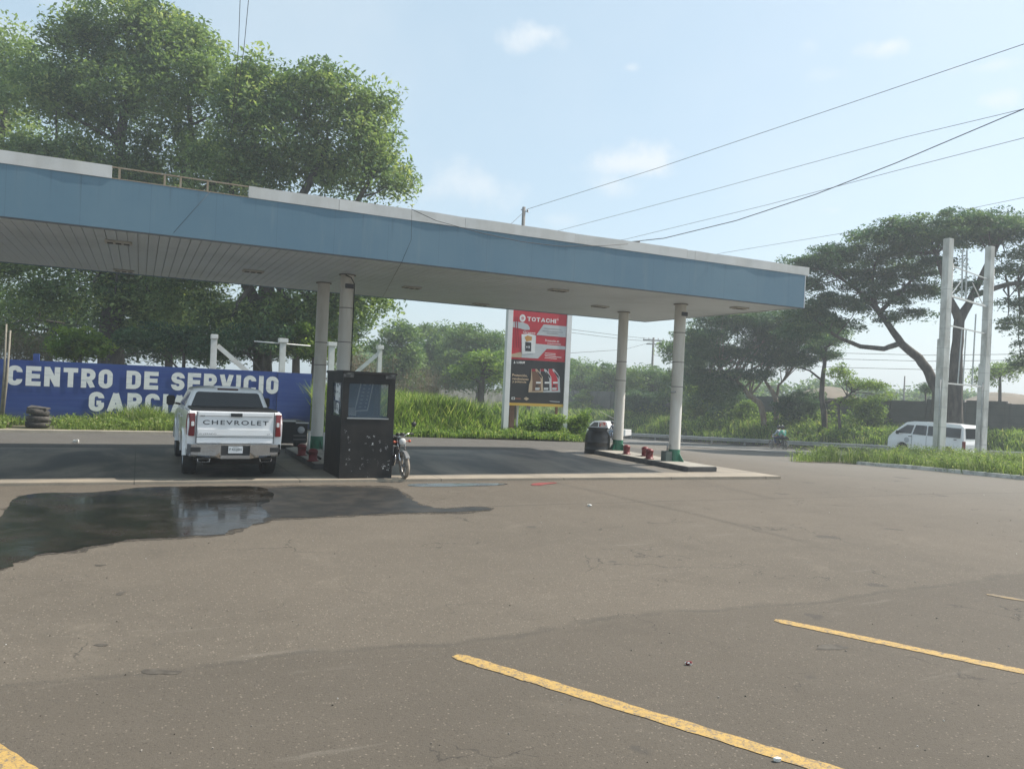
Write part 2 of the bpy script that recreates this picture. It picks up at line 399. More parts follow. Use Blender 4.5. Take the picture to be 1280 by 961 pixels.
def concrete_pad(name, ca, cb, stain, lip=False):
    m, nt, b, out = newmat(name); co, u, v = uvcoord(nt)
    mid = noise(nt, co, .9, 6, .65); fine = noise(nt, co, 22, 4, .6)
    col = mix(nt, ramp(nt, mid, .35, .7), ca, cb)
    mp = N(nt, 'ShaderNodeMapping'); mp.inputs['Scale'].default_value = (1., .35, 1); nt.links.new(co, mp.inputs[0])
    oil_shade = ramp(nt, noise(nt, mp.outputs[0], .55, 5, .6, .6), .34, .62, .35, .95)  # stain with the canopy's shade painted in, starting behind the sunlit lip
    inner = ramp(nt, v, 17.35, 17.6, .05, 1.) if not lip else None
    if inner is not None: oil_shade = math_n(nt, 'MULTIPLY', math_n(nt, 'MULTIPLY', oil_shade, inner), ramp(nt, u, 14.9, 15.5, 1, .12))
    col = mix(nt, oil_shade, col, stain)
    # joints
    fr = math_n(nt, 'ABSOLUTE', math_n(nt, 'SUBTRACT', math_n(nt, 'FRACT', math_n(nt, 'MULTIPLY', math_n(nt, 'ADD', u, 1.6), 1/3.2)), .5))
    col = mix(nt, ramp(nt, fr, 0, .006, .8, 0), col, (.05, .045, .04))
    jv = math_n(nt, 'ABSOLUTE', math_n(nt, 'SUBTRACT', v, 20.6)); col = mix(nt, ramp(nt, jv, .01, .035, .8, 0), col, (.05, .045, .04))
    jl = math_n(nt, 'ABSOLUTE', math_n(nt, 'SUBTRACT', v, 17.42)); col = mix(nt, ramp(nt, jl, .01, .03, .8, 0), col, (.05, .045, .04))
    col = mix(nt, ramp(nt, fine, .5, .8, 0, .4), col, (.12, .11, .1))
    nt.links.new(col, b.inputs['Base Color']); b.inputs['Roughness'].default_value = .62
    bump(nt, b, fine, .25, .004); return m
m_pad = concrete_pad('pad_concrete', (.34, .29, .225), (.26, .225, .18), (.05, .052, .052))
# --- terrain and surfaces
sheet('ground', [(-400, -300), (400, -300), (400, 450), (-400, 450)], m_earth, -.035)
KPX = [(1030, 574.5), (1045, 577.5), (1070, 580), (1094, 582), (1130, 585), (1167, 588), (1200, 591.5), (1240, 595.5), (1280, 599), (1330, 604), (1400, 612)]
KUV = [uv(PT(*q)) for q in KPX]
yard = sheet('yard', [(-60, -40), (33, -40), (33, 8), (30, 10)]+KUV[::-1]+[(24.4, 24.2), (30, 28.5), (36.6, 31), (36.6, 78), (34, 62), (26, 44), (20.4, 32.4), (18.2, 29.75), (18.2, 24.4), (-60, 24.4)], m_yard, -.012)
sheet('side_road', [(-60, 24.0), (18.6, 24.0), (19.5, 26), (18.6, 29.7), (6, 29.9), (-60, 29.75)], m_road, -.006)
sheet('highway', [(36.2, -120), (43.3, -120), (43.3, 200), (36.2, 200)], m_high, .012)
wline = pm('worn_white_line', (.6, .6, .57), .7, c2=(.35, .34, .32), scale=3)
sheet('highway_edge_line', [(42.98, -60), (43.14, -60), (43.14, 160), (42.98, 160)], wline, .018)
sheet('highway_near_line', [(36.7, -60), (36.84, -60), (36.84, 160), (36.7, 160)], wline, .018)
bm_ = MB()
def slab(name, poly, z0, z1, mat, bevel=.01):
    mb = MB(); mb.prism(poly, z0, z1, lambda p, t: W(p[0], p[1], t)); return mb.build(name, mat, bevel=bevel)
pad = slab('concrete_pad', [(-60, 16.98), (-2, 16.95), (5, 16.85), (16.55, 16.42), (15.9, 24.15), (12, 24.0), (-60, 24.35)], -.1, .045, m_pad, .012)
pad['kind'] = 'structure'
# gravel strip with kerb on the far side of the side road (left)
sheet('gravel_strip', [(-60, 29.75), (6, 29.9), (6, 31.6), (2, 31.2), (-60, 31.4)], m_dirt, .004)
k = slab('kerb', [(-60, 29.6), (2.4, 29.72), (2.4, 29.86), (-60, 29.76)], -.05, .09, pm('pale_kerb', (.5, .46, .38), .85, c2=(.34, .31, .26), scale=2), .015); k['kind'] = 'structure'
# kerb of the verge on the right, whitewashed
kp = KUV[2:]
mb = MB()
secs = []
for i, (a, b_) in enumerate(kp):
    p0 = Vector(kp[max(i-1, 0)]); p1 = Vector(kp[min(i+1, len(kp)-1)]); t = (p1-p0).normalized(); n = Vector((-t.y, t.x))*-1
    h = .13+random.uniform(-.015, .02)
    if n.x < 0: n = -n
    tz = ter(a, b_); secs.append([W(a, b_, tz-.1), W(a, b_, tz+h), W(a+n.x*.17, b_+n.y*.17, tz+h+.01), W(a+n.x*.17, b_+n.y*.17, tz-.1)])
mb.loft(secs)
k = mb.build('kerb', pm('whitewashed_kerb', (.62, .62, .58), .8, c2=(.3, .29, .27), scale=3.5, var=.8, bmp=.3), bevel=.02); k['kind'] = 'structure'
# parking stripes
def worn_yellow():
    m, nt, b, out = newmat('worn_yellow_paint'); co, u, v = uvcoord(nt)
    n1 = noise(nt, co, 14, 5, .75); n2 = noise(nt, co, 60, 3, .7)
    col = mix(nt, ramp(nt, n1, .4, .62), (.44, .285, .085), (.34, .225, .08))
    wear = ramp(nt, math_n(nt, 'ADD', math_n(nt, 'MULTIPLY', n1, .45), math_n(nt, 'MULTIPLY', n2, .6)), .545, .6, 0, .85)
    vo = N(nt, 'ShaderNodeTexVoronoi', feature='DISTANCE_TO_EDGE'); vo.inputs['Scale'].default_value = 16; nt.links.new(co, vo.inputs['Vector'])
    col = mix(nt, wear, col, (.14, .12, .1)); col = mix(nt, ramp(nt, vo.outputs['Distance'], 0, .03, .55, 0), col, (.13, .11, .09))
    nt.links.new(col, b.inputs['Base Color']); b.inputs['Roughness'].default_value = .75; bump(nt, b, n2, .4, .004); return m
m_yel = worn_yellow()
def stripe(u0, v0, L, w=.145, mat=None):
    d = Vector((.492, -.871)); n = Vector((d.y, -d.x))
    k = int(L/.08); lft = []; rgt = []
    for i in range(k+1):
        s = i/k*L; c = Vector((u0, v0))+d*s
        j = lambda: random.uniform(-.008, .008)
        e = .5 if i == 0 else 1
        lft.append(tuple(c+n*(w/2*e+j()))); rgt.append(tuple(c-n*(w/2*e+j())))
    mb = MB(); vs = []
    for a, b_ in zip(lft, rgt): vs += [W(a[0], a[1], -.007), W(b_[0], b_[1], -.007)]
    mb.add(vs, [(2*i, 2*i+2, 2*i+3, 2*i+1) for i in range(k)])
    o = mb.build('parking_stripe', mat or m_yel, fixn=False); o['kind'] = 'structure'; return o
m_yf = pm('faded_yellow_paint', (.24, .175, .09), .85, c2=(.13, .11, .085), scale=7, var=1, lo=.42, hi=.55)
for u0, v0, L in ((-1.02, 6.0, 5), (2.5, 6.05, 5), (6.03, 5.98, 5)): stripe(u0, v0, L)
stripe(9.5, 5.98, 5, .12, m_yf)
# puddle
pp = [(-80, 742), (0, 711.6), (20, 702), (41, 694), (59, 690), (81, 689), (95, 687), (112, 682.6), (140, 677), (163, 673.5), (183, 672), (223, 670.5), (260, 668), (280, 667.5), (300, 660), (325, 652.5), (345, 646.5), (400, 645), (440, 643), (475, 641), (530, 639.6), (570, 639.4), (600, 637.6), (618, 635.4), (604, 633.2), (588, 632.6), (570, 634.6), (548, 635.6), (530, 632), (515, 624), (505, 617), (494, 608), (470, 606.6), (183, 607.6), (146, 612.5), (112, 616), (69, 615), (28, 617.6), (14, 625.7), (10, 634), (4, 643), (0, 648), (-40, 662), (-90, 690)]
def smoothpoly(px, it=2, jit=0.0):
    pts = [Vector(P(x, y, 0)[:2]) for x, y in px]
    for _ in range(it):
        q = []
        for i in range(len(pts)):
            a, b_ = pts[i], pts[(i+1) % len(pts)]; q += [a*.75+b_*.25, a*.25+b_*.75]
        pts = q
    return [p+Vector((random.uniform(-jit, jit), random.uniform(-jit, jit))) for p in pts]
def wet():
    m, nt, b, out = newmat('puddle_water'); co, u, v = uvcoord(nt)
    n1 = noise(nt, co, 1.3, 5, .6); n2 = noise(nt, co, 9, 4, .6)
    col = mix(nt, ramp(nt, n1, .35, .65), (.012, .013, .012), (.024, .020, .015))
    nt.links.new(col, b.inputs['Base Color'])
    dry = ramp(nt, math_n(nt, 'ADD', n1, math_n(nt, 'MULTIPLY', n2, .3)), .58, .92, .09, .34)
    nt.links.new(dry, b.inputs['Roughness']); b.inputs['IOR'].default_value = 1.33; b.inputs['Specular IOR Level'].default_value = .6
    bump(nt, b, math_n(nt, 'ADD', noise(nt, co, 3.5, 2), math_n(nt, 'MULTIPLY', n2, .3)), .09, .02); return m
m_wet = wet()
from mathutils.geometry import delaunay_2d_cdt
def ragged(pts, amp, step=.12, seed=1):
    """break a smooth outline into an uneven one"""
    from mathutils import noise as mn
    q = []
    for i in range(len(pts)):
        a, b_ = pts[i], pts[(i+1) % len(pts)]; k = max(1, int((b_-a).length/step))
        for j in range(k): p = a.lerp(b_, j/k); q.append(p+Vector((mn.noise(Vector((p.x*2.2, p.y*4, seed)))+.5*mn.noise(Vector((p.x*7, p.y*11, seed+3))), .6*mn.noise(Vector((p.x*2.2, p.y*4, seed+9)))+.4*mn.noise(Vector((p.x*8, p.y*12, seed+5)))))*amp)
    return q
def flat(name, pts, z, mat):
    n = len(pts); r = delaunay_2d_cdt([Vector(p) for p in pts], [(i, (i+1) % n) for i in range(n)], [list(range(n))], 1, 1e-4)
    me = bpy.data.meshes.new(name); me.from_pydata([(p[0], p[1], z) for p in r[0]], [], [tuple(f) for f in r[2]])
    bm = bmesh.new(); bm.from_mesh(me); bm.normal_update()
    for f in bm.faces:
        if f.normal.z < 0: f.normal_flip()
    bm.to_mesh(me); bm.free(); me.materials.append(mat)
    o = bpy.data.objects.new(name, me); COL.objects.link(o); o['kind'] = 'structure'; return o
split = [(330, 651), (338, 641), (322, 632), (346, 622), (333, 607)]
left_ = pp[:15]+split+[(260, 607.4)]+pp[-11:]
right_ = [(312, 656.5), (325, 652.5)]+pp[16:32]+[(320, 607.2), (338, 622), (314, 632), (330, 641)]
flat('puddle', ragged(smoothpoly(left_, 2), .10), -.004, m_wet)
m_wr = pm('wet_asphalt', (.020, .021, .021), .5, c2=(.04, .037, .033), scale=2.5, var=1, spec=.3, bmp=.25, bscale=40)
flat('wet_patch', ragged(smoothpoly(right_, 2), .10), -.006, m_wr)
m_damp, nt_, b_, out_ = newmat('damp_asphalt'); b_.inputs['Base Color'].default_value = (.06, .053, .045, 1); b_.inputs['Roughness'].default_value = .75; b_.inputs['Specular IOR Level'].default_value = .2
tr_ = N(nt_, 'ShaderNodeBsdfTransparent'); mx_ = N(nt_, 'ShaderNodeMixShader'); co_ = uvcoord(nt_)[0]
nt_.links.new(ramp(nt_, noise(nt_, co_, 9, 6, .7), .40, .60, .15, .95), mx_.inputs[0]); nt_.links.new(tr_.outputs[0], mx_.inputs[1]); nt_.links.new(b_.outputs[0], mx_.inputs[2]); nt_.links.new(mx_.outputs[0], out_.inputs[0])
dp = [(x, y+(2.2 if y > 636 else -1.0)) for x, y in pp]
flat('damp_edge', ragged(smoothpoly(dp, 2), .16, seed=4), -.008, m_damp)
flat('puddle', smoothpoly([(508, 606.6), (512, 604.2), (540, 603.6), (620, 603.4), (640, 604.4), (615, 606.6), (570, 607.4), (530, 607.8)], 2), -.004, m_wet)
m_redm = pm('faded_red_mark', (.24, .03, .03), .7, c2=(.14, .09, .07), scale=9)
flat('red_kerb_mark', smoothpoly([(662, 606), (668, 603.2), (696, 602.4), (696, 603.6), (682, 605), (676, 606.4)], 1), -.002, m_redm)
# dark stain and painted canopy shade on pad handled in material; a steel gutter line along the pad
m_oil = pm('oil_stained_asphalt', (.065, .056, .046), .7, c2=(.10, .088, .072), scale=8, var=1, spec=.3)
for ox, oy, orx, ory in ((128, 705, 7, 1.6), (154, 741, 6, 2.2), (122, 806, 8, 2.0), (197, 836, 24, 3.6), (1040, 807, 22, 4.2)):
    flat('oil_stain', ragged([Vector(P(ox+orx*math.cos(a*.3927), oy+ory*math.sin(a*.3927), 0)[:2]) for a in range(16)][::-1], .11, .05, ox), -.0095, m_oil)
# loose grit and litter
gv = []; 
for i in range(230):
    px = random.uniform(-40, 1320); py = 612+random.random()**1.4*340
    p = P(px, py, 0)
    s = random.uniform(.0025, .007)*(1+.04*p.y)
    a = random.uniform(0, 6.28); z = -.008
    c, d_ = math.cos(a)*s, math.sin(a)*s
    top = [(p.x+c, p.y+d_, z+s*.25), (p.x-d_*.7, p.y+c*.7, z+s*.8), (p.x-c, p.y-d_, z+s*.3), (p.x+d_*.8, p.y-c*.8, z+s*.5)]
    bot = [(q[0], q[1], z-.004) for q in top]
    gv += top
    for j in range(4): k2 = (j+1) % 4; gv += [bot[j], bot[k2], top[k2], top[j]]
tn = np.repeat(rng.random(230), 5)
m_grit = leafmat('grit', (.10, .09, .075), (.26, .24, .21), (.55, .54, .5), 0, .9)
o = rawmesh('gravel', np.array(gv), 4, m_grit, tn); tag(o, kind='stuff')
def scrap(px, py, s, mat, label, cat, cols=None):
    p = P(px, py, 0); mb = MB(); n = 9
    vs = [];
    for i in range(3):
        for k in range(n):
            a = 6.283*k/n; r = s*(.5+.5*math.sin(math.pi*(i+.6)/3.2))*random.uniform(.7, 1.2)
            vs.append((math.cos(a)*r, math.sin(a)*r*.6, i*s*.35+random.uniform(0, s*.15)))
    mb.loft([vs[i*n:(i+1)*n] for i in range(3)])
    for i in range(len(mb.m)): mb.m[i] = 1 if (cols and random.random() < .5) else 0
    o = mb.build('wrapper', [mat]+([cols] if cols else []), loc=(p.x, p.y, -.01)); tag(o, label, cat)
scrap(861, 829, .035, redpaint, 'small crumpled red and white wrapper on the yard between the yellow stripes', 'wrapper', white)
scrap(972, 949, .03, white, 'small white paper scrap on the asphalt beside the long yellow stripe end', 'paper scrap')
scrap(737, 632, .05, white, 'torn white scrap on the yard in front of the concrete pad', 'paper scrap')
scrap(95, 553, .12, white, 'pale scrap on the side road in front of the tyre stack', 'paper scrap')
# ================================================================ CANOPY
can = thing('fuel_canopy', W(8, 21, 0), 'long blue and white filling station canopy on four round white columns', 'canopy', PHI)
C0 = (8, 21)
def L(u, v, z): return (u-C0[0], v-C0[1], z)
UL, UR, VF, VB, ZS, ZF, ZT = -12.0, 17.8, 17.05, 25.1, 5.0, 5.95, 6.2
m_soff = pm('soffit_panel', (.62, .69, .75), .5, c2=(.46, .52, .56), scale=.35, var=.8, lo=.4, hi=.75)
mb = MB(); u = UL+.06; i = 0
while u < UR-.1:
    w = min(.2, UR-.06-u); mb.bbox(L(u+.006, VF+.05, ZS+.0), L(u+w-.006, VB-.03, ZS+.06)); u += .2
mb.build('soffit', m_soff, can)
mb = MB(); mb.bbox(L(UL+.05, VF+.05, ZS+.062), L(UR-.05, VB-.05, ZS+.1)); mb.build('soffit_backing', pm('soffit_gap', (.42, .43, .43), .8), can)
def fasc():
    m, nt, b, out = newmat('blue_fascia'); co = coords(nt, 'Object')
    mp = N(nt, 'ShaderNodeMapping'); mp.inputs['Scale'].default_value = (1.2, 1.2, .12); nt.links.new(co, mp.inputs[0])
    st = noise(nt, mp.outputs[0], 3, 5, .65); big = noise(nt, co, .25, 4, .6); fi = noise(nt, co, 6, 5, .6)
    col = mix(nt, ramp(nt, big, .3, .7), (.10, .19, .262), (.13, .222, .285))
    col = mix(nt, ramp(nt, st, .5, .75, 0, .5), col, (.17, .245, .285)); col = mix(nt, ramp(nt, fi, .6, .8, 0, .3), col, (.08, .13, .2))
    mp3 = N(nt, 'ShaderNodeMapping'); mp3.inputs['Scale'].default_value = (2.5, 1, .09); nt.links.new(co, mp3.inputs[0]); run = noise(nt, mp3.outputs[0], 4, 4, .6)
    sz = N(nt, 'ShaderNodeSeparateXYZ'); nt.links.new(co, sz.inputs[0]); col = mix(nt, math_n(nt, 'MULTIPLY', ramp(nt, run, .54, .72, 0, .32), ramp(nt, sz.outputs[2], 5.2, 5.95)), col, (.06, .09, .115))
    # vertical sheet joints
    s = N(nt, 'ShaderNodeSeparateXYZ'); nt.links.new(co, s.inputs[0])
    fr = math_n(nt, 'ABSOLUTE', math_n(nt, 'SUBTRACT', math_n(nt, 'FRACT', math_n(nt, 'MULTIPLY', s.outputs[0], 1/1.22)), .5))
    col = mix(nt, ramp(nt, fr, 0, .007, .38, 0), col, (.05, .08, .11))
    nt.links.new(col, b.inputs['Base Color']); b.inputs['Roughness'].default_value = .5
    bump(nt, b, noise(nt, co, .8, 3), .15, .05); return m
m_fas = fasc()
m_fend = pm('fascia_end', (.52, .55, .58), .5, c2=(.4, .45, .5), scale=1.5)
mb = MB(); mb.bbox(L(UL, VF, ZS-.02), L(UR, VF+.045, ZF)); mb.build('front_fascia', m_fas, can)
mb = MB(); mb.bbox(L(UL, VB-.05, ZS-.02), L(UR, VB, ZF)); mb.build('rear_fascia', m_fas, can)
mb = MB(); mb.bbox(L(UR-.045, VF+.047, ZS-.02), L(UR, VB-.052, ZF-.002)); mb.build('end_fascia', m_fend, can)
mb = MB(); mb.bbox(L(UR-.03, VF-.004, ZS-.024), L(UR+.004, VF+.03, ZF-.004)); mb.build('corner_trim', m_fend, can)
mb = MB(); mb.bbox(L(UL, VF-.012, ZS-.05), L(UR+.003, VF+.03, ZS-.022)); mb.build('drip_edge', pm('drip_dark', (.05, .055, .06), .5), can)
mb = MB(); mb.bbox(L(UL+.05, VF+.05, ZF-.12), L(UR-.05, VB-.06, ZF-.07)); mb.build('roof_deck', steel, can)
# coping in lengths with a missing one where the rail shows
m_cop = pm('coping_sheet', (.62, .62, .605), .45, c2=(.52, .51, .48), scale=1.6, var=.7, stretch=(1, 1, .4), bmp=.3, bscale=2)
ug0 = uv(PV(140, 215, VF))[0]; ug1 = uv(PV(311, 240, VF))[0]
def coping(a, b_, name='coping'):
    mb = MB(); k = max(1, int((b_-a)/.6)); secs = []
    for i in range(k+1):
        t = a+(b_-a)*i/k; j = random.uniform(-.008, .008); jz = random.uniform(-.008, .008)
        secs.append([L(t, VF-.014+j, ZF+.004), L(t, VF-.014+j*.5, ZT+jz), L(t, VF+.04, ZT+jz), L(t, VF+.04, ZF+.004)])
    mb.loft(secs); return mb.build(name, m_cop, can)
coping(UL, ug0)
cuts = [ug1, ug1+1.9, ug1+4.9, ug1+7.9, uv(PV(860, 318, VF))[0]-.03, uv(PV(866, 318, VF))[0]+.08, UR+.13]
for a, b_ in zip(cuts[:-1], cuts[1:]):
    if b_-a > .2: coping(a, b_-.008)
    else:
        mb = MB(); s0 = [L(a, VF-.05, ZF), L(a, VF-.05, ZT), L(a, VF, ZT), L(a, VF, ZF)]; s1 = [L(b_, VF-.11, ZF-.02), L(b_, VF-.02, ZT-.03), L(b_, VF, ZT), L(b_, VF, ZF)]
        mb.loft([s0, s1]); mb.build('coping', m_cop, can)
mb = MB(); mb.bbox(L(UR+.04, VF+.045, ZF), L(UR+.13, VB, ZT-.01)); mb.build('end_coping', m_cop, can)
mb = MB(); mb.bbox(L(UL, VB-.04, ZF+.002), L(UR, VB+.05, ZF+.02)); mb.build('rear_coping', m_cop, can)
m_rust = pm('rusty_angle', (.3, .24, .17), .8, c2=(.4, .36, .3), scale=6)
mb = MB(); mb.bbox(L(ug0, VF+.0, ZT-.03), L(ug1, VF+.03, ZT-.005)); mb.bbox(L(ug0, VF-.004, ZF+.003), L(ug1, VF+.03, ZF+.02)); mb.build('coping_rail', m_rust, can)
for px in (149, 206, 226, 260):
    uu = uv(PV(px, 225, VF))[0]; mb = MB(); mb.bbox(L(uu-.02, VF+.001, ZF+.02), L(uu+.02, VF+.028, ZT-.03)); mb.build('rail_post', m_rust, can)
m_slot = pm('lamp_slot', (.03, .03, .03), .6)
for (uu, vv) in ((-.52, 18.85), (-.5, 24.3), (2.61, 21.5), (7.04, 21.6), (10.42, 18.9), (10.4, 24.3), (13.5, 21.6), (16.6, 18.5), (-3.6, 21.5), (-6.6, 18.85)):
    mb = MB(); mb.bbox(L(uu-.27, vv-.17, ZS-.045), L(uu+.27, vv+.17, ZS-.002)); o = mb.build('soffit_light', pm('lamp_housing', (.55, .54, .5), .5, c2=(.3, .29, .27), scale=4), can, bevel=.015)
    mb = MB()
    for q in (-.16, 0, .16): mb.bbox(L(uu+q-.055, vv-.09, ZS-.053), L(uu+q+.055, vv+.09, ZS-.047))
    mb.build('lamp_slots', m_slot, o)
m_colm = pm('column_paint', (.66, .65, .61), .55, c2=(.5, .47, .41), scale=1.1, var=.7, stretch=(2, 2, .5), bmp=.06)
m_band = pm('column_band', (.2, .19, .18), .7)
m_plaq = pm('plaque', (.05, .05, .06), .5)
for ci, (uu, vv) in enumerate(((4.85, 20.35), (4.72, 22.65), (14.86, 19.15), (15.1, 22.6))):
    zb = .19; r = .175
    mb = MB(); mb.lathe([(r, zb), (r, 1.9+.0), (r, 3.3), (r, ZS)], L(uu, vv, 0), 28)
    c = mb.build('column', m_colm, can)
    mb = MB(); mb.lathe([(r+.004, zb+.02), (r+.004, zb+.36)], L(uu, vv, 0), 28); mb.lathe([(0.01, zb+.02), (r+.06, zb+.02), (r+.06, zb), ], L(uu, vv, 0), 28)
    for a in range(4):
        an = a*math.pi/2+.4; dx, dy = math.cos(an), math.sin(an)
        q0 = Vector(L(uu, vv, zb)); n = Vector((-dy, dx, 0))*.012; e = Vector((dx, dy, 0))
        tri = [q0+e*r, q0+e*(r+.16), q0+e*(r+.16)+Vector((0, 0, .03)), q0+e*r+Vector((0, 0, .26))]
        mb.loft([[t+n for t in tri], [t-n for t in tri]])
    mb.build('painted_base', greenpaint, c)
    for zz in (2.45, 3.2, 4.1) if ci % 2 == 0 else (2.6, 3.25):
        mb = MB(); mb.lathe([(r+.003, zz), (r+.006, zz+.012), (r+.003, zz+.024)], L(uu, vv, 0), 28); mb.build('weld_band', m_band, c)
    mb = MB(); mb.lathe([(r+.05, ZS-.025), (r+.05, ZS-.006)], L(uu, vv, 0), 24); mb.lathe([(r, ZS-.025), (r+.05, ZS-.025)], L(uu, vv, 0), 24); mb.build('top_collar', m_band, c)
    if ci in (0, 2):
        mb = MB(); mb.bbox(L(uu-.09, vv-r-.02, 4.62), L(uu+.13, vv-r-.002, 4.74)); mb.build('number_plate', m_plaq, c)
    if ci == 0:
        mb = MB(); mb.tube([L(uu-.1, vv-r-.03, ZS-.04), L(uu+.05, vv-r-.04, ZS-.1), L(uu+.15, vv-r+.0, ZS-.25), L(uu+.18, vv-.08, 4.2), L(uu+.19, vv-.06, 2.3), L(uu+.18, vv-.06, .3)], .014, 6); mb.build('loose_cable', black, c)
    if ci == 2:
        mb = MB(); mb.bbox(L(uu-.42, vv-.15, zb), L(uu-.18, vv+.1, zb+.3)); o = mb.build('valve_box', pm('valve_box', (.07, .1, .09), .6, c2=(.12, .14, .12)), c, bevel=.01)
        mb = MB(); mb.tube([L(uu-.3, vv-.05, zb+.3), L(uu-.3, vv-.05, zb+.5)], .02, 6); mb.tube([L(uu-.42, vv-.05, zb+.5), L(uu-.18, vv-.05, zb+.47)], .016, 6); mb.build('valve_handle', steel, o)
    if ci == 0 or ci == 2:
        mb = MB(); mb.tube([L(uu-.26, vv-.05, 2.28), L(uu-.12, vv-.1, 2.3)], .03, 6); mb.build('pipe_stub', steel, c)
# hanging wire across the fascia, and a stain line
mb = MB(); hw = []
for px, py in ((515, 262), (545, 276), (600, 291), (650, 302), (700, 308), (750, 307.5), (785, 305)):
    hw.append(PV(px, py, VF-.14))
mb.tube(hw, .008, 5)
o = mb.build('loose_wire', black); tag(o, 'thin loose black wire sagging across the blue canopy fascia', 'wire')
mb = MB(); mb.tube([PV(515, 256, VF-.13), PV(514, 300, VF-.1), PV(502, 328, VF-.06)], .004, 5); mb.tube([PV(502, 328, VF-.06), P(478, 372, 4.9)], .004, 5)
o = mb.build('drop_wire', black); tag(o, 'thin wire hanging down over the fascia near its middle and under the soffit', 'wire')
mb = MB(); mb.tube([PV(264, 238, VF-.1), PV(217, 291, VF-.06)], .004, 5)
o = mb.build('drop_wire', black); tag(o, 'short slanting wire on the blue fascia below the rusty open rail', 'wire')
# ---------------------------------------------------------------- islands
m_isl = pm('island_concrete', (.34, .32, .28), .85, c2=(.2, .19, .17), scale=2.5, bmp=.3, bscale=25)
m_islside = pm('island_side', (.055, .055, .055), .8, c2=(.11, .105, .1), scale=4, var=.7, bmp=.3)
def island(u0, u1, v0, v1, label):
    mb = MB(); mb.prism([(u0+.03, v0), (u1-.03, v0), (u1, v0+.05), (u1, v1-.3), (u1-.25, v1), (u0+.25, v1), (u0, v1-.3), (u0, v0+.05)], 0.04, .175, lambda p, t: W(p[0], p[1], t))
    o = mb.build('pump_island', m_islside, bevel=.012)
    mb = MB(); mb.prism([(u0+.04, v0+.03), (u1-.04, v0+.03), (u1-.02, v1-.33), (u1-.27, v1-.03), (u0+.27, v1-.03), (u0+.02, v1-.33)], .17, .19, lambda p, t: W(p[0], p[1], t))
    mb.build('island_top', m_isl, o, bevel=.006); tag(o, label, 'pump island')
    o['group'] = 'pump islands under the canopy'; return o
island(14.15, 15.25, 17.6, 23.1, 'empty raised concrete pump island under the right end of the canopy')
island(3.86, 5.25, 18.75, 23.1, 'raised concrete pump island behind the black kiosk')
stub_first = None
def stub(px, py, label, s=1.):
    global stub_first
    p = P(px, py, .19)
    t = thing('pipe_stub', p, label, 'pipe stub', PHI, 'red capped pipe stubs on the pump islands'); t.scale = (s, s, s)
    mb = MB(); mb.lathe([(.001, .0), (.14, 0), (.14, .02), (.105, .025), (.105, .2), (.118, .205), (.118, .25), (.09, .29), (.04, .305), (.001, .308)], n=18); mb.build('red_cap', redpaint, t)
    mb = MB(); mb.tube([(.0, .14, .1), (.16, .2, .08), (.24, .22, .03)], .035, 8); mb.build('elbow', black, t)
stub(377, 569, 'red pipe stub behind the pickup, farther of two by the left island column', 1.)
stub(391, 576, 'red pipe stub nearest the black kiosk on the left island')
stub(783, 567.5, 'red pipe stub beside the rear column of the right island')
stub(806, 570, 'farther of the close pair of red pipe stubs on the right island', 1.0)
stub(811.5, 573.5, 'nearer of the close pair of red pipe stubs on the right island', 1.05)
for i, (px, py, lab) in enumerate(((385.5, 562, 'thin white guard post left of the green column base'), (405, 564, 'thin white guard post between the column and the black kiosk'))):
    p = P(px, py, .19); mb = MB(); mb.tube([p, p+Vector((0, 0, .5))], .04, 10); mb.tube([p+Vector((0, 0, .5)), p+Vector((0, 0, .53))], .05, 10); o = mb.build('guard_post', metal_white); tag(o, lab, 'post', 'white guard posts')
# ---------------------------------------------------------------- kiosk
KU, KV = 4.07, 17.02; kw, kd, kh = uv(PV(489, 598, 17.02))[0]-4.07, 1.6, 2.33
ki = thing('kiosk', W(KU, KV, .045), 'black metal attendant kiosk with scratched front and blue window', 'kiosk', PHI)
m_kb = pm('kiosk_black', (.012, .012, .012), .6, spec=.3, c2=(.028, .025, .023), scale=2.2, var=.8, bmp=.1, bscale=6)
m_kin = pm('kiosk_inside', (.06, .1, .16), .6, c2=(.04, .06, .1))
# window openings: front x .14-1.1? from photo
fx0, fx1, fz0, fz1 = .14, kw-.15, 1.36, 2.12
sy0, sy1 = .1, .95
mb = MB(); T = .05
def wall_with_hole(mb, o, ax, w, h, a0, a1, z0, z1, th=.05):
    # o origin corner, ax 'x' or 'y'
    def bb(p, q, zlo, zhi):
        if ax == 'x': mb.bbox((o[0]+p, o[1], zlo), (o[0]+q, o[1]+th, zhi))
        else: mb.bbox((o[0], o[1]+p, zlo), (o[0]+th, o[1]+q, zhi))
    bb(0, w, 0, z0); bb(0, w, z1, h); bb(0, a0, z0, z1); bb(a1, w, z0, z1)
wall_with_hole(mb, (0, 0), 'x', kw, kh, fx0, fx1, fz0, fz1)
wall_with_hole(mb, (0, T+.001), 'y', kd-2*T-.002, kh, sy0, sy1, fz0-.0, fz1)
wall_with_hole(mb, (kw-T, T+.001), 'y', kd-2*T-.002, kh, .2, 1.1, fz0, fz1)
mb.bbox((0, kd-T, 0), (kw, kd, kh)); mb.build('shell', m_kb, ki)
mb = MB(); mb.bbox((-.03, -.035, kh+.001), (kw+.03, kd+.03, kh+.06)); mb.build('roof', m_kb, ki, bevel=.008)
for q in (.1, kw-.14):
    mb = MB(); mb.bbox((q-.1, -.05, kh-.08), (q+.12, -.002, kh+.0)); mb.bbox((q-.02, -.055, kh+.005), (q+.12, -.038, kh+.02)); mb.build('roof_bracket', pm('bracket', (.03, .03, .03), .5, c2=(.3, .3, .28), scale=12), ki)
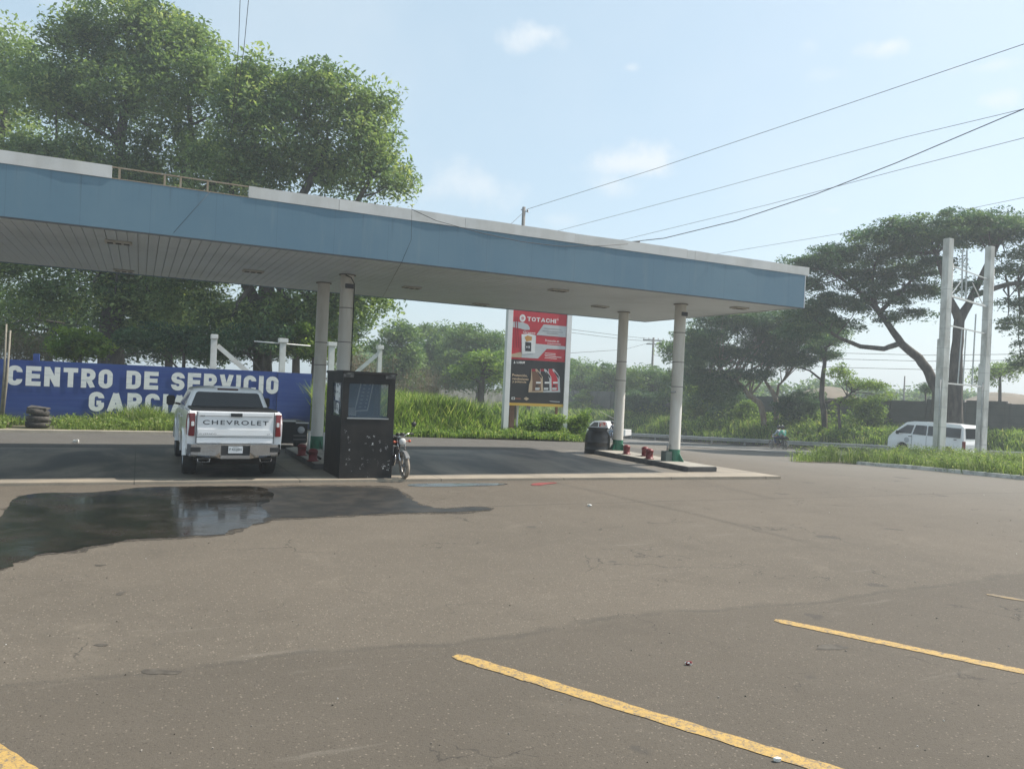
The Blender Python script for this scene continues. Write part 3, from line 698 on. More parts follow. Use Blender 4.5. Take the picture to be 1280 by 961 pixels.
mb = MB(); mb.bbox((fx0-.02, -.012, fz0-.03), (fx1+.02, -.002, fz0-.004)); mb.build('window_sill', pm('sill_metal', (.4, .42, .42), .4, .5), ki)
g = MB(); g.bbox((fx0, .02, fz0), (fx1, .026, fz1)); g.build('front_window', glassy('kiosk_glass', (.1, .15, .2), .04, .38), ki)
g = MB(); g.bbox((.02, T+sy0, fz0), (.026, T+sy1, fz1)); g.build('side_window', glassy('kiosk_glass', (.1, .15, .2), .04, .38), ki)
mb = MB(); mb.bbox((T+.01, T+.2, 1.3), (kw-T-.01, T+.9, 1.34)); mb.build('counter', pm('counter', (.2, .26, .28), .4), ki)
# framed price list board leaning inside
M0 = Matrix.Translation((.34, .16, 1.52))@Matrix.Rotation(R(90), 4, 'X')
mb = MB()
def pq(x, z, y=.17): return Vector((x, y, z))
q = [(.33, 1.5), (.62, 1.52), (.73, 2.16), (.45, 2.16)]
for i in range(4):
    a, b_ = q[i], q[(i+1) % 4]
    if i != 2: mb.bar(pq(*a), pq(*b_), .022, .012, up=(0, 1, 0))
o = mb.build('list_frame', metal_white, ki)
mb = MB(); mb.add([pq(q[0][0], q[0][1], .18), pq(q[1][0], q[1][1], .18), pq(q[2][0], q[2][1], .18), pq(q[3][0], q[3][1], .18)], [(0, 1, 2, 3)]); mb.build('list_board', pm('list_blue', (.05, .09, .17), .4), ki)
mb = MB()
for r_ in range(7):
    zz = 1.58+r_*.083; xo = .36+(zz-1.5)*.175
    mb.bbox((xo+.04, .163, zz), (xo+.1, .166, zz+.025)); mb.bbox((xo+.17, .163, zz+.005), (xo+.21, .166, zz+.03))
mb.build('list_marks', pm('list_marks', (.4, .45, .5), .5), ki)
mb = MB(); mb.bbox((.12, .95, 1.5), (.35, .96, 2.15)); mb.bbox((.2, .5, 1.38), (.45, .75, 1.56)); mb.build('posted_papers', white, ki)
mb = MB(); mb.bbox((T+.01, kd-T-.03, 1.0), (kw-T-.01, kd-T-.012, 2.3)); mb.build('inner_panel', m_kin, ki)
# side window notices
mb = MB()
for (a, b_, c, d_) in ((.12, .60, 1.70, 2.10), (.20, .46, 1.40, 1.66), (.50, .62, 1.42, 1.5)): mb.add([(.012, T+sy0+a, c), (.012, T+sy0+b_, c+.02), (.012, T+sy0+b_-.03, d_), (.012, T+sy0+a+.02, d_-.01)], [(0, 1, 2, 3)])
mb.build('window_notice', pm('notice_paper', (.8, .82, .82), .6, c2=(.1, .12, .14), scale=7, lo=.56, hi=.6, var=1), ki, fixn=False)
# peeled paint flakes on the front
mb = MB(); rs = random.Random(5)
def flake(x, z, s):
    n = rs.randint(4, 7); a0 = rs.random()*6; vs = []
    el = rs.uniform(.35, 1); ro = rs.uniform(0, 3.14)
    for k in range(n):
        a = a0+6.283*k/n; r = s*rs.uniform(.5, 1.1); dx, dz = math.cos(a)*r*el, math.sin(a)*r
        vs.append((x+dx*math.cos(ro)-dz*math.sin(ro), -.003, z+dx*math.sin(ro)+dz*math.cos(ro)))
    mb.add(vs, [tuple(range(n))])
def k_at(zx, zy):   # from the close-up crop of the photo (360..540 x 520..620, 7.11x)
    px = 360+zx/7.11; py = 520+zy/7.11; p = PV(px, py, KV); uu, vv = uv(p); return uu-KU, p.z-.045
for zx, zy, n, sp, s in ((515, 135, 10, 9, .012), (535, 190, 12, 5, .01), (545, 230, 10, 6, .009), (545, 300, 12, 6, .018), (535, 375, 16, 10, .013), (515, 420, 8, 8, .014), (560, 465, 10, 18, .008), (655, 440, 14, 8, .011), (660, 375, 8, 6, .011), (720, 190, 12, 9, .019), (765, 180, 12, 8, .014), (750, 250, 10, 6, .019), (750, 305, 6, 7, .012), (690, 245, 6, 5, .012), (815, 230, 10, 7, .018), (825, 297, 6, 8, .018), (865, 275, 16, 12, .016), (700, 395, 9, 16, .007), (850, 450, 12, 9, .026), (890, 440, 12, 8, .017), (890, 475, 5, 5, .018), (895, 395, 6, 4, .014), (800, 405, 8, 9, .008), (700, 550, 12, 16, .008), (640, 460, 5, 6, .01), (600, 300, 14, 90, .004), (700, 420, 20, 110, .004)):
    for _ in range(int(n*.8)):
        x, z = k_at(zx+rs.gauss(0, sp), zy+rs.gauss(0, sp*1.1))
        if .02 < x < kw-.02 and .02 < z < 1.38: flake(x, z, s*rs.uniform(.25, .85))
mb.build('paint_flakes', pm('bare_metal_flake', (.6, .62, .62), .6, c2=(.4, .4, .4), scale=20), ki, fixn=False)
# ---------------------------------------------------------------- barrel
p = P(746, 568, .0)
ba = thing('water_barrel', p, 'big black plastic water barrel at the far end of the right pump island', 'barrel')
m_bar = pm('barrel_plastic', (.018, .018, .019), .38, c2=(.03, .03, .03))
mb = MB(); mb.lathe([(.001, 0), (.41, 0), (.44, .04), (.435, .18), (.443, .19), (.443, .205), (.435, .215), (.435, .42), (.446, .43), (.446, .45), (.438, .46), (.44, .56), (.425, .66), (.39, .75), (.345, .815), (.32, .84), (.32, .88)], n=40); mb.build('body', m_bar, ba)
mb = MB(); mb.lathe([(.335, .88), (.35, .9), (.35, .94), (.33, .955), (.001, .96)], n=40); mb.build('lid', m_bar, ba)
# ---------------------------------------------------------------- black trailer behind the pickup
tp = W(3.35, 24.0, 0)
tr = thing('utility_trailer', tp, 'low black box trailer with white top rail beyond the white pickup', 'trailer', PHI)
m_tb = pm('trailer_black', (.014, .015, .018), .4, c2=(.025, .026, .03), scale=3)
mb = MB(); mb.bbox((-.85, .3, .18), (1.42, 1.9, .84)); mb.build('box_body', m_tb, tr, bevel=.03)
mb = MB(); mb.bbox((-.87, .27, .845), (1.05, .33, .89)); mb.bbox((1.052, .27, .80), (1.44, .33, .836)); mb.build('top_rail', metal_white, tr)
mb = MB()
for zz in (.3, .42): mb.bbox((1.0, .285, zz), (1.38, .298, zz+.012))
mb.build('trim_strip', steel, tr)
for x, z, r in ((.27, .72, .1), (1.22, .6, .11)):
    mb = MB(); mb.lathe([(.001, -.05), (r*.8, -.045), (r, -.02), (r, .02)], (x, .3, z), 16, 'Y'); mb.build('lamp', pm('grey_lens', (.5, .52, .55), .2), tr)
for x in (-.7, 1.25):
    mb = MB(); mb.lathe([(.1, -.08), (.25, -.08), (.28, -.05), (.28, .05), (.25, .08), (.1, .08)], (x, 1.1, .28), 20, 'X'); mb.build('wheel', rubber, tr)
# ================================================================ BLUE WALL WITH LETTERING
WV = 34.0; WU0 = -42.0; WU1 = 6.75; WT = 2.38
def bluewall():
    m, nt, b, out = newmat('blue_wall_paint'); co = coords(nt, 'Object')
    mp = N(nt, 'ShaderNodeMapping'); mp.inputs['Scale'].default_value = (.15, 1, 2.5); nt.links.new(co, mp.inputs[0])
    st = noise(nt, mp.outputs[0], 2.5, 6, .65); big = noise(nt, co, .5, 5, .6)
    col = mix(nt, ramp(nt, st, .4, .7), (.018, .052, .235), (.035, .08, .27)); col = mix(nt, ramp(nt, big, .55, .8, 0, .5), col, (.035, .065, .18))
    s = N(nt, 'ShaderNodeSeparateXYZ'); nt.links.new(co, s.inputs[0])
    fr = math_n(nt, 'ABSOLUTE', math_n(nt, 'SUBTRACT', math_n(nt, 'FRACT', math_n(nt, 'MULTIPLY', s.outputs[2], 1/.62)), .5))
    col = mix(nt, ramp(nt, fr, 0, .02, .5, 0), col, (.02, .045, .14))
    low = ramp(nt, math_n(nt, 'ADD', s.outputs[2], math_n(nt, 'MULTIPLY', noise(nt, co, 2, 4), .3)), .3, .75, .6, 0)
    col = mix(nt, low, col, (.09, .10, .13))
    nt.links.new(col, b.inputs['Base Color']); b.inputs['Roughness'].default_value = .6; bump(nt, b, noise(nt, co, 12, 4), .1, .01); return m
bw = thing('painted_wall', W(WU0, WV), 'long low blue wall with big white painted words on it', 'wall', PHI)
mb = MB(); mb.bbox((0, 0, -.3), (uv(PV(346.5, 480, WV))[0]-WU0, .15, WT)); mb.bbox((uv(PV(347, 480, WV))[0]-WU0, -.02, -.3), (WU1-WU0, .15, WT-.015))
mb.build('wall_face', bluewall(), bw)
mb = MB(); a = uv(PV(41.5, 446, WV))[0]-WU0; mb.bbox((a, -.01, WT-.1), (a+.2, .14, WT+.26)); mb.build('pilaster', bluewall(), bw)
m_let = pm('lettering_white', (.78, .80, .79), .65, c2=(.42, .48, .56), scale=6, var=.7, stretch=(.4, 1, 2), lo=.5, hi=.72)
def wallword(s, x0, x1, ytop, ybot, bold=.235, sp=1):
    a = PV(x0, ybot, WV); b_ = PV(x1, ybot, WV); w = uv(b_)[0]-uv(a)[0]; xm = PV(x0+6, ybot, WV).z; h = PV(x0+6, ytop, WV).z-xm
    M = Matrix.Translation((uv(a)[0]-WU0, -.026, xm))@Matrix.Rotation(R(90), 4, 'X')
    block_text('lettering', s, M, h, w, bold, m_let, bw, wide={'T': .62, 'V': .66, 'A': .68, 'N': .66})
wallword('CENTRO', 8.4, 140.5, 456.5, 481.3); wallword('DE', 157.5, 197.5, 463.3, 486); wallword('SERVICIO', 213.5, 347.5, 465.2, 488)
wallword('GARCIA', 110.5, 233, 489.5, 514)
# posts with caps behind the wall
pcs = [(268, 418, 'white capped post with a brace sloping right, behind the word SERVICIO'), (354, 423, 'white capped post behind the right end of the blue wall'), (415, 427.5, 'white capped post seen between the two left canopy columns'), (475, 431.5, 'white capped post with a brace sloping left, above the kiosk')]
for i, (px, py, lab) in enumerate(pcs):
    p = PV(px, py, 37.5); t = thing('capped_post', (p.x, p.y, 0), lab, 'post', PHI, 'white capped posts behind the blue wall')
    h = p.z; mb = MB(); mb.bbox((-.13 if i < 3 else -.1, -.12, 0), (.13 if i < 3 else .1, .12, h-.2)); mb.build('shaft', white, t, bevel=.01)
    mb = MB(); mb.bbox((-.21 if i in (1, 2) else -.15, -.2, h-.2), (.21 if i in (1, 2) else .15, .2, h)); mb.build('cap', white, t, bevel=.01)
    if i == 0: mb = MB(); mb.bar((.15, 0, h-.5), (1.9, 0, h-1.95), .2, .2); mb.build('brace', white, t)
    if i == 3: mb = MB(); mb.bar((-.1, 0, h-.45), (-1.5, 0, h-1.75), .16, .16); mb.build('brace', white, t)
    if i == 1: mb = MB(); mb.tube([(-1.3, 0, h-.22), (1.3, .1, h-.27)], .03, 6); mb.build('rail', metal_white, t)
# ================================================================ BILLBOARD
BV = 31.95
def bl(px, py):
    p = PV(px, py, BV); return uv(p)[0]-BU0, p.z
BU0 = uv(PV(628, 543, BV))[0]
bb = thing('billboard', W(BU0, BV), 'two-post billboard with red poster above black poster', 'billboard', PHI)
xr = bl(708, 544)[0]; ptop = 6.3
xi0, xi1 = bl(634.3, 543)[0], bl(702, 544)[0]
mb = MB(); mb.bbox((0, -.05, -.3), (xi0, .2, ptop)); mb.build('post', metal_white, bb, bevel=.01)
mb = MB(); mb.bbox((xi1, -.05, -.3), (xr, .15, ptop)); mb.build('post', metal_white, bb, bevel=.01)
zt = bl(640, 386)[1]; zm = bl(636, 448.5)[1]; zb = bl(636, 503)[1]
m_pr = pm('poster_red', (.50, .03, .045), .45, c2=(.42, .025, .04), scale=2); m_pk = pm('poster_black', (.022, .022, .024), .45, c2=(.03, .03, .03))
m_pg = pm('poster_grey', (.52, .54, .55), .5, c2=(.45, .47, .48), scale=3); m_po = pm('poster_orange', (.55, .28, .07), .5); m_psk = pm('poster_tan', (.5, .38, .26), .5); m_pd = pm('poster_dark', (.03, .03, .035), .5); m_pbr = pm('poster_brown', (.16, .08, .045), .5)
m_pdr = pm('poster_deep_red', (.33, .015, .03), .5); m_pwh = pm('poster_white', (.75, .75, .74), .5)
xa, xb = xi0+.004, xi1-.004
mb = MB(); mb.bbox((xa, 0, zm+.003), (xb, .05, zt)); up = mb.build('red_poster', m_pr, bb); 
mb = MB(); mb.bbox((xa, -.0, zb), (xb, .05, zm)); lo = mb.build('black_poster', m_pk, bb)
lay = [0]
def shape(par, name, pts, mat, ox, oy):
    lay[0] += 1; y = -.004-.0015*(lay[0] % 24)
    q = [bl(ox+x/13.73, oy+yy/13.73) for x, yy in pts]
    mb = MB(); mb.add([(min(max(a, xa+.002), xb-.002), y, c) for a, c in q], [tuple(range(len(q)))]); return mb.build(name, mat, par, fixn=False)
def rs_(name, pts, mat): return shape(up, name, pts, mat, 630, 385)
rs_('light_panel', [(555, 462), (680, 282), (1085, 318), (1060, 505)], m_pg)
rs_('light_panel', [(300, 450), (550, 475), (545, 612), (1060, 660), (1060, 716), (735, 700), (580, 866), (300, 850)], m_pg)
rs_('glove_arm', [(95, 232), (200, 232), (330, 250), (410, 285), (440, 335), (440, 372), (360, 378), (270, 350), (180, 335), (95, 322)], m_pg)
rs_('hand', [(85, 790), (270, 757), (305, 760), (300, 850), (80, 838)], m_psk)
for xx in (130, 180, 215): rs_('fold', [(xx, 150), (xx+14, 150), (xx+42, 680), (xx+28, 680)], m_pdr)
rs_('oil_can', [(300, 450), (430, 440), (540, 468), (530, 770), (310, 790)], m_pwh)
rs_('can_picture', [(350, 500), (400, 470), (480, 495), (470, 560), (380, 575)], m_po)
rs_('can_label', [(362, 580), (465, 592), (463, 745), (360, 738)], m_pd)
rs_('can_mark', [(380, 655), (400, 655), (400, 680), (380, 680)], m_pwh); rs_('can_mark', [(415, 650), (440, 652), (440, 690), (415, 688)], m_pg)
for (x, y, w) in ((690, 345, 290), (660, 388, 350), (730, 430, 200)): rs_('small_print', [(x, y), (x+w, y+w*.08), (x+w, y+w*.08+10), (x, y+10)], pm('print_grey', (.25, .25, .27), .5))
for (x, y, w) in ((700, 768, 180), (690, 795, 190), (700, 822, 280), (690, 850, 210)): rs_('small_print', [(x, y), (x+w, y+w*.08), (x+w, y+w*.08+9), (x, y+9)], m_pwh)
rs_('round_mark', [(314+52*math.cos(a*.5236), 175+66*math.sin(a*.5236)) for a in range(12)], m_pwh)
rs_('round_mark_inner', [(300, 140), (310, 140), (310, 210), (300, 210)], m_pr); rs_('round_mark_inner', [(285, 168), (345, 172), (345, 180), (285, 176)], m_pr); rs_('round_mark_inner', [(320, 150), (330, 150), (330, 200), (320, 200)], m_pr)
def ptext(par, s, x0, y0, x1, y1, ox, oy, mat, bold=.02, name='lettering', sk=0):
    """x0,y0 lower left, x1 right, y1 top in crop pixels"""
    a = bl(ox+x0/13.73, oy+y0/13.73); b_ = bl(ox+x1/13.73, oy+y0/13.73); c = bl(ox+x0/13.73, oy+y1/13.73)
    M = Matrix.Translation((a[0], -.045, a[1]))@Matrix.Rotation(R(90), 4, 'X')
    text_mesh(name, s, c[1]-a[1], mat, par, M, bold, b_[0]-a[0])
a_ = bl(630+390/13.73, 385+222/13.73); b2_ = bl(630+885/13.73, 385+222/13.73); c2_ = bl(630+390/13.73, 385+150/13.73)
block_text('lettering', 'TOTACHI', Matrix.Translation((a_[0], -.045, a_[1]))@Matrix.Rotation(R(90), 4, 'X'), c2_[1]-a_[1], b2_[0]-a_[0], .21, m_pwh, up, gw=.78, gap=.12, wide={'A': .9})
ptext(up, '®', 895, 215, 930, 180, 630, 385, m_pwh, 0)
ptext(up, 'Protección en', 700, 575, 935, 535, 630, 385, m_pwh, .01); ptext(up, 'movimiento', 735, 618, 965, 594, 630, 385, m_pwh, .01)
ptext(up, 'Grease', 320, 430, 530, 395, 630, 385, m_pwh, .01)
def ls_(name, pts, mat): return shape(lo, name, pts, mat, 630, 440)
def bottle(x, s, body, side, w=1.):
    ls_('oil_bottle', [(x+55, 290), (x+150, 290), (x+215, 370), (x+250, 430), (x+255, 600), (x+260, 690), (x+5, 690), (x+15, 560), (x+45, 480)], s)
    ls_('bottle_face', [(x+62, 315), (x+120, 310), (x+190, 400), (x+215, 470), (x+220, 660), (x+70, 670), (x+75, 500)], body)
    ls_('bottle_handle', [(x+150, 340), (x+165, 335), (x+230, 410), (x+235, 455), (x+215, 440)], m_pd)
    ls_('bottle_cap', [(x+62, 290), (x+125, 290), (x+125, 330), (x+65, 330)], side)
    ls_('bottle_label', [(x+135, 510), (x+215, 510), (x+215, 540), (x+135, 540)], m_pwh)
    ls_('bottle_label', [(x+130, 560), (x+195, 570), (x+160, 600), (x+130, 600)], m_pd); ls_('bottle_label', [(x+120, 610), (x+200, 610), (x+190, 650), (x+120, 650)], m_pg)
bottle(705, m_pg, m_pr, m_pr); bottle(560, m_pg, m_pd, m_pdr); bottle(410, m_psk, m_pbr, m_pdr)
ptext(lo, 'LUBRIT', 210, 195, 350, 155, 630, 440, m_pwh, .03)
ls_('flame_mark', [(160, 190), (175, 150), (190, 190), (175, 200)], m_pwh)
m_ptx = pm('poster_peach', (.62, .46, .3), .5)
ptext(lo, 'Protección,', 135, 420, 395, 370, 630, 440, m_ptx, .02); ptext(lo, 'rendimiento', 135, 473, 415, 433, 630, 440, m_ptx, .02); ptext(lo, 'y potencia', 135, 530, 375, 486, 630, 440, m_ptx, .02)
ls_('square_mark', [(125, 770), (180, 773), (178, 815), (123, 812)], m_pwh); ls_('square_mark', [(137, 780), (170, 783), (168, 806), (135, 803)], m_pk)
ls_('badge', [(190, 785), (290, 792), (288, 812), (188, 806)], pm('poster_dim_red', (.25, .1, .07), .5)); ls_('badge', [(335, 798), (380, 770), (430, 800), (385, 832)], m_psk)
ls_('corner_swoosh', [(770, 838), (960, 848), (950, 862), (800, 850)], m_pg)
z0 = bl(636, 506.5)[1]; mb = MB(); mb.bbox((xa, -.03, z0), (xb, .06, zb-.003)); mb.build('yellow_beam', pm('yellow_paint', (.6, .38, .06), .5, c2=(.5, .3, .06)), bb)
for px0, px1, m_, nm in ((641, 647, pm('rust_brown', (.24, .13, .09), .8, c2=(.3, .2, .15), scale=5), 'back_post'), (650, 652, metal_white, 'back_rod'), (699, 701.3, pm('rust_brown', (.24, .13, .09), .8), 'back_post')):
    a0, a1 = bl(px0, 510)[0], bl(px1, 510)[0]; mb = MB(); mb.bbox((a0, .3, -.3), (a1, .3+(a1-a0), 5.5)); mb.build(nm, m_, bb)
mb = MB(); mb.bbox((xi0, .05, .02), (xi1, .3, .16)); mb.build('footing', concrete, bb)
# ================================================================ TWIN POST SIGN FRAME
pL = PT(1172.5, 581); pR = PT(1225, 578)
tf = thing('sign_frame', (pL.x, pL.y, pL.z), 'two tall square concrete posts joined by bare sign frame crossbars', 'sign frame')
dR = pR-pL; dR.z = 0; e = dR.normalized(); yaw = math.atan2(e.y, e.x)
hL = D(1178, 298, pL.y).z-pL.z; hR = D(1233, 308, pR.y).z-pL.z
m_tie = pm('tie_band', (.3, .3, .29), .7)
m_post = pm('sign_post_concrete', (.60, .60, .57), .7, c2=(.36, .35, .32), scale=1.1, var=.8, stretch=(1.5, 1.5, .7), bmp=.2, bscale=18)
for k, (c, h, w, zj) in enumerate(((Vector((0, 0, 0)), hL, .45, 6.1), (dR, hR, .45, 5.2))):
    mb = MB(); q = PHI
    M = Matrix.Rotation(q, 3, 'Z')
    mb.box(c+Vector((0, 0, zj/2-.2)), (w, w*.85, zj+.4), M=M); mb.box(c+M@Vector((.03, .0, zj+(h-zj)/2)), (w*.82, w*.72, h-zj), M=M)
    po = mb.build('post', m_post, tf, bevel=.02)
    for i in range(9):
        z = .9+i*.95
        if z < h-.3: mb = MB(); mb.box(c+M@Vector((0 if z < zj else .03, 0, z)), (w+.01 if z < zj else w*.82+.01, w*.85+.01 if z < zj else w*.72+.01, .012), M=M); mb.build('tie_band', m_tie, po)
    mb = MB(); mb.tube([c+M@Vector((w/2+.03, -w*.3, .2)), c+M@Vector((w/2+.03, -w*.3, h-1.2))], .012, 5); mb.tube([c+M@Vector((-w/2-.05, -w*.3, .3)), c+M@Vector((-w/2-.05, -w*.3, 4.2))], .018, 5); mb.build('cable', steel, po)
m_fr = pm('frame_steel', (.5, .52, .52), .5, .3, c2=(.35, .33, .3), scale=5)
def fpt(t, z): return dR*t+Vector((0, 0, z))
def zof(px, py, t): q = pL+dR*t; return D(px, py, q.y).z-pL.z
zbars = [zof(1205, 340, .5), zof(1205, 376, .5), zof(1205, 411.5, .5), zof(1205, 481, .5)]
for z, w in zip(zbars, (.05, .09, .06, .07)):
    mb = MB(); mb.bar(fpt(0, z), fpt(1, z), w, w); mb.build('crossbar', m_fr, tf)
Ln = dR.length
for (t0, z0, t1, z1, w) in ((.36, zbars[1], .33, zbars[0]+1.0, .05), (.46, zbars[1], .43, zbars[0]+1.0, .06), (.1, zbars[1], .36, zbars[1]+1.0, .035), (.9, zbars[1], .6, zbars[1]+1.0, .035),
    (.36, zbars[3], .4, zbars[2], .045), (.48, zbars[3], .5, zbars[2], .045), (.7, zbars[3], .72, zbars[2]+.9, .05), (.36, zbars[0]+.35, .46, zbars[0]+.35, .03)):
    mb = MB(); mb.bar(fpt(t0, z0), fpt(t1, z1), w, w); mb.build('rod', m_fr, tf)
# ================================================================ BOUNDARY WALL, FENCE, GUARDRAIL
def bwall():
    m, nt, b, out = newmat('boundary_wall_concrete'); co, u, v = uvcoord(nt)
    s = N(nt, 'ShaderNodeSeparateXYZ'); g = nt.nodes.new('ShaderNodeNewGeometry').outputs['Position']; nt.links.new(g, s.inputs[0])
    col = mix(nt, ramp(nt, noise(nt, co, .3, 6, .65), .35, .65), (.10, .105, .10), (.145, .145, .135))
    mp = N(nt, 'ShaderNodeMapping'); mp.inputs['Scale'].default_value = (1, 1.2, .12); nt.links.new(co, mp.inputs[0])
    col = mix(nt, ramp(nt, noise(nt, mp.outputs[0], 1.5, 5, .6), .55, .75, 0, .5), col, (.06, .06, .058))
    for src, per in ((s.outputs[2], .5),):
        fr = math_n(nt, 'ABSOLUTE', math_n(nt, 'SUBTRACT', math_n(nt, 'FRACT', math_n(nt, 'MULTIPLY', src, 1/per)), .5)); col = mix(nt, ramp(nt, fr, 0, .03, .5, 0), col, (.05, .05, .05))
    nt.links.new(col, b.inputs['Base Color']); b.inputs['Roughness'].default_value = .9; return m
def wtop(v): return 2.88-.0112*v
mb = MB(); v = -40.0; i = 0
while v < 112:
    st = .16 if int((v+40)/3) in (20, 24, 25) else 0
    v2 = v+3
    mb.prism([(v, -3.5), (v2-.22, -3.5), (v2-.22, wtop(v2)+st), (v, wtop(v)+st)], 52, 52.15, lambda p, t: W(t, p[0], p[1]))
    mb.prism([(v2-.218, -3.5), (v2-.002, -3.5), (v2-.002, wtop(v2)+.03), (v2-.218, wtop(v2)+.03)], 51.93, 52.2, lambda p, t: W(t, p[0], p[1]))
    v = v2
o = mb.build('boundary_wall', bwall()); tag(o, 'dark grey precast concrete wall behind the trees across the highway', 'wall')
mb = MB(); a = D(470, 488, 84); b_ = D(645, 490, 121); n = 90; rs = random.Random(3)
for i in range(n):
    t0 = i/n; t1 = (i+.9)/n; p0 = a.lerp(b_, t0); p1 = a.lerp(b_, t1); h = 1.75-.3*t0+rs.uniform(-.12, .1); zb_ = -1.5
    mb.loft([[Vector((p0.x, p0.y, zb_)), Vector((p1.x, p1.y, zb_)), Vector((p1.x, p1.y, h)), Vector((p0.x, p0.y, h))], [Vector((p0.x, p0.y+.08, zb_)), Vector((p1.x, p1.y+.08, zb_)), Vector((p1.x, p1.y+.08, h)), Vector((p0.x, p0.y+.08, h))]])
o = mb.build('paling_fence', pm('grey_paling', (.15, .155, .14), .9, c2=(.07, .08, .06), scale=.8, var=1)); tag(o, 'pale grey upright paling fence far behind the tall green grass', 'fence')
gr = thing('guardrail', W(44.2, 20, ter(44.2, 20)), 'galvanised highway guardrail along the far side of the highway', 'guardrail')
g0 = gr.location.copy(); m_gr = pm('galvanised', (.42, .43, .43), .45, .4, c2=(.28, .28, .27), scale=2)
prof = [(0, .0), (-.05, .04), (-.05, .1), (0, .14), (0, .17), (-.05, .21), (-.05, .27), (0, .31)]
secs = []; vv = -4.0; pts = []
while vv <= 120:
    z = ter(44.2, vv)+.28; secs.append([W(44.2+a*1., vv, z+b2)-g0 for a, b2 in prof]+[W(44.2+.03+a, vv, z+b2)-g0 for a, b2 in reversed(prof)]); vv += 2
mb = MB(); mb.loft(secs); mb.build('rail_beam', m_gr, gr)
vv = -4.0
while vv <= 118:
    mb = MB(); p = W(44.28, vv, ter(44.2, vv))-g0; mb.box(p+Vector((0, 0, .2)), (.12, .1, .85), rz=PHI); mb.build('rail_post', m_gr, gr); vv += 4
# low dark curb bank under the rail
sheet('drain_bank', [(43.25, -60), (45.4, -60), (45.4, 120), (43.25, 120)], pm('dark_soil', (.035, .033, .028), .95, c2=(.06, .055, .04), scale=3), .03)
# ================================================================ TYRES, WHITE BLOCK, STAKES
m_ty = pm('old_tyre', (.035, .033, .031), .85, c2=(.10, .09, .08), scale=7, var=.8, bmp=.3)
def tyre_mesh(name, r, w, par=None, loc=None, label=None):
    mb = MB(); mb.lathe([(r*.55, -w*.38), (r*.62, -w*.5), (r*.9, -w*.5), (r, -w*.3), (r*.985, -w*.05), (r, 0), (r*.985, w*.05), (r, w*.3), (r*.9, w*.5), (r*.62, w*.5), (r*.55, w*.38), (r*.5, 0), (r*.55, -w*.38)], n=28)
    o = mb.build(name, m_ty, par); 
    if loc is not None: o.location = loc
    return o
tb = P(46, 533.5, 0)
for i, (dx, tl, lab) in enumerate(((0, 0, 'worn black tyre at the bottom of the stack in front of the blue wall'), (.03, .03, 'worn black tyre in the middle of the stack in front of the blue wall'), (-.01, .12, 'tilted black tyre on top of the stack in front of the blue wall'))):
    o = tyre_mesh('tyre', .40-(.03 if i == 2 else 0), .20, None, (tb.x+dx, tb.y+.05, .10+i*.195+(.03 if i == 2 else 0))); o.rotation_euler = (tl, tl*.8, i); tag(o, lab, 'tyre', 'stacked old tyres')
mb = MB(); mb.loft([[(-.32, -.2, .0), (.32, -.26, .02), (.34, .2, .0), (-.3, .24, .03)], [(-.34, -.2, .04), (.3, -.25, .1), (.33, .2, .07), (-.3, .24, .08)]]); o = mb.build('lid_slab', m_ty, loc=(tb.x, tb.y+.05, .64), bevel=.01); o.rotation_euler = (.08, .1, .3); tag(o, 'bent flat slab lying on top of the tyre stack', 'slab')
q = P(-4, 526, 0); mb = MB(); mb.box((0, 0, .28), (.5, .35, .56), rz=PHI); o = mb.build('white_block', white, loc=q, bevel=.02); tag(o, 'white block at the left edge beside the grass', 'block')
for i, (px, py, s, lab) in enumerate(((3, 530, .16, 'small brown stone beside the white block at the left edge'), (9, 532, .12, 'smaller brown stone right of the white block'))):
    q = P(px, py, 0); bm = bmesh.new(); bmesh.ops.create_icosphere(bm, subdivisions=2, radius=s)
    for v_ in bm.verts: v_.co = Vector((v_.co.x*1.4, v_.co.y, v_.co.z*.7))*random.uniform(.85, 1.12)
    me = bpy.data.meshes.new('stone'); bm.to_mesh(me); bm.free(); me.materials.append(pm('brown_stone', (.4, .28, .2), .9, c2=(.25, .17, .12))); o = bpy.data.objects.new('stone', me); COL.objects.link(o); o.location = q+Vector((0, 0, s*.4)); tag(o, lab, 'stone')
m_stake = pm('grey_stake', (.25, .23, .19), .9, c2=(.14, .13, .1), scale=6)
for (x0, y0, x1, y1, lab) in ((1, 500, 8, 405, 'thin bare stake leaning at the left edge, leftmost of two'), (2, 508, 13, 413, 'thicker bare stake leaning at the left edge, right of the thin one')):
    a, b_ = PV(x0, y0+25, 33.2), PV(x1, y1, 33.2); mb = MB(); mb.tube([a, a.lerp(b_, .5)+Vector((.03, 0, 0)), b_], [.05, .045, .03], 7); o = mb.build('stake', m_stake); tag(o, lab, 'stake')
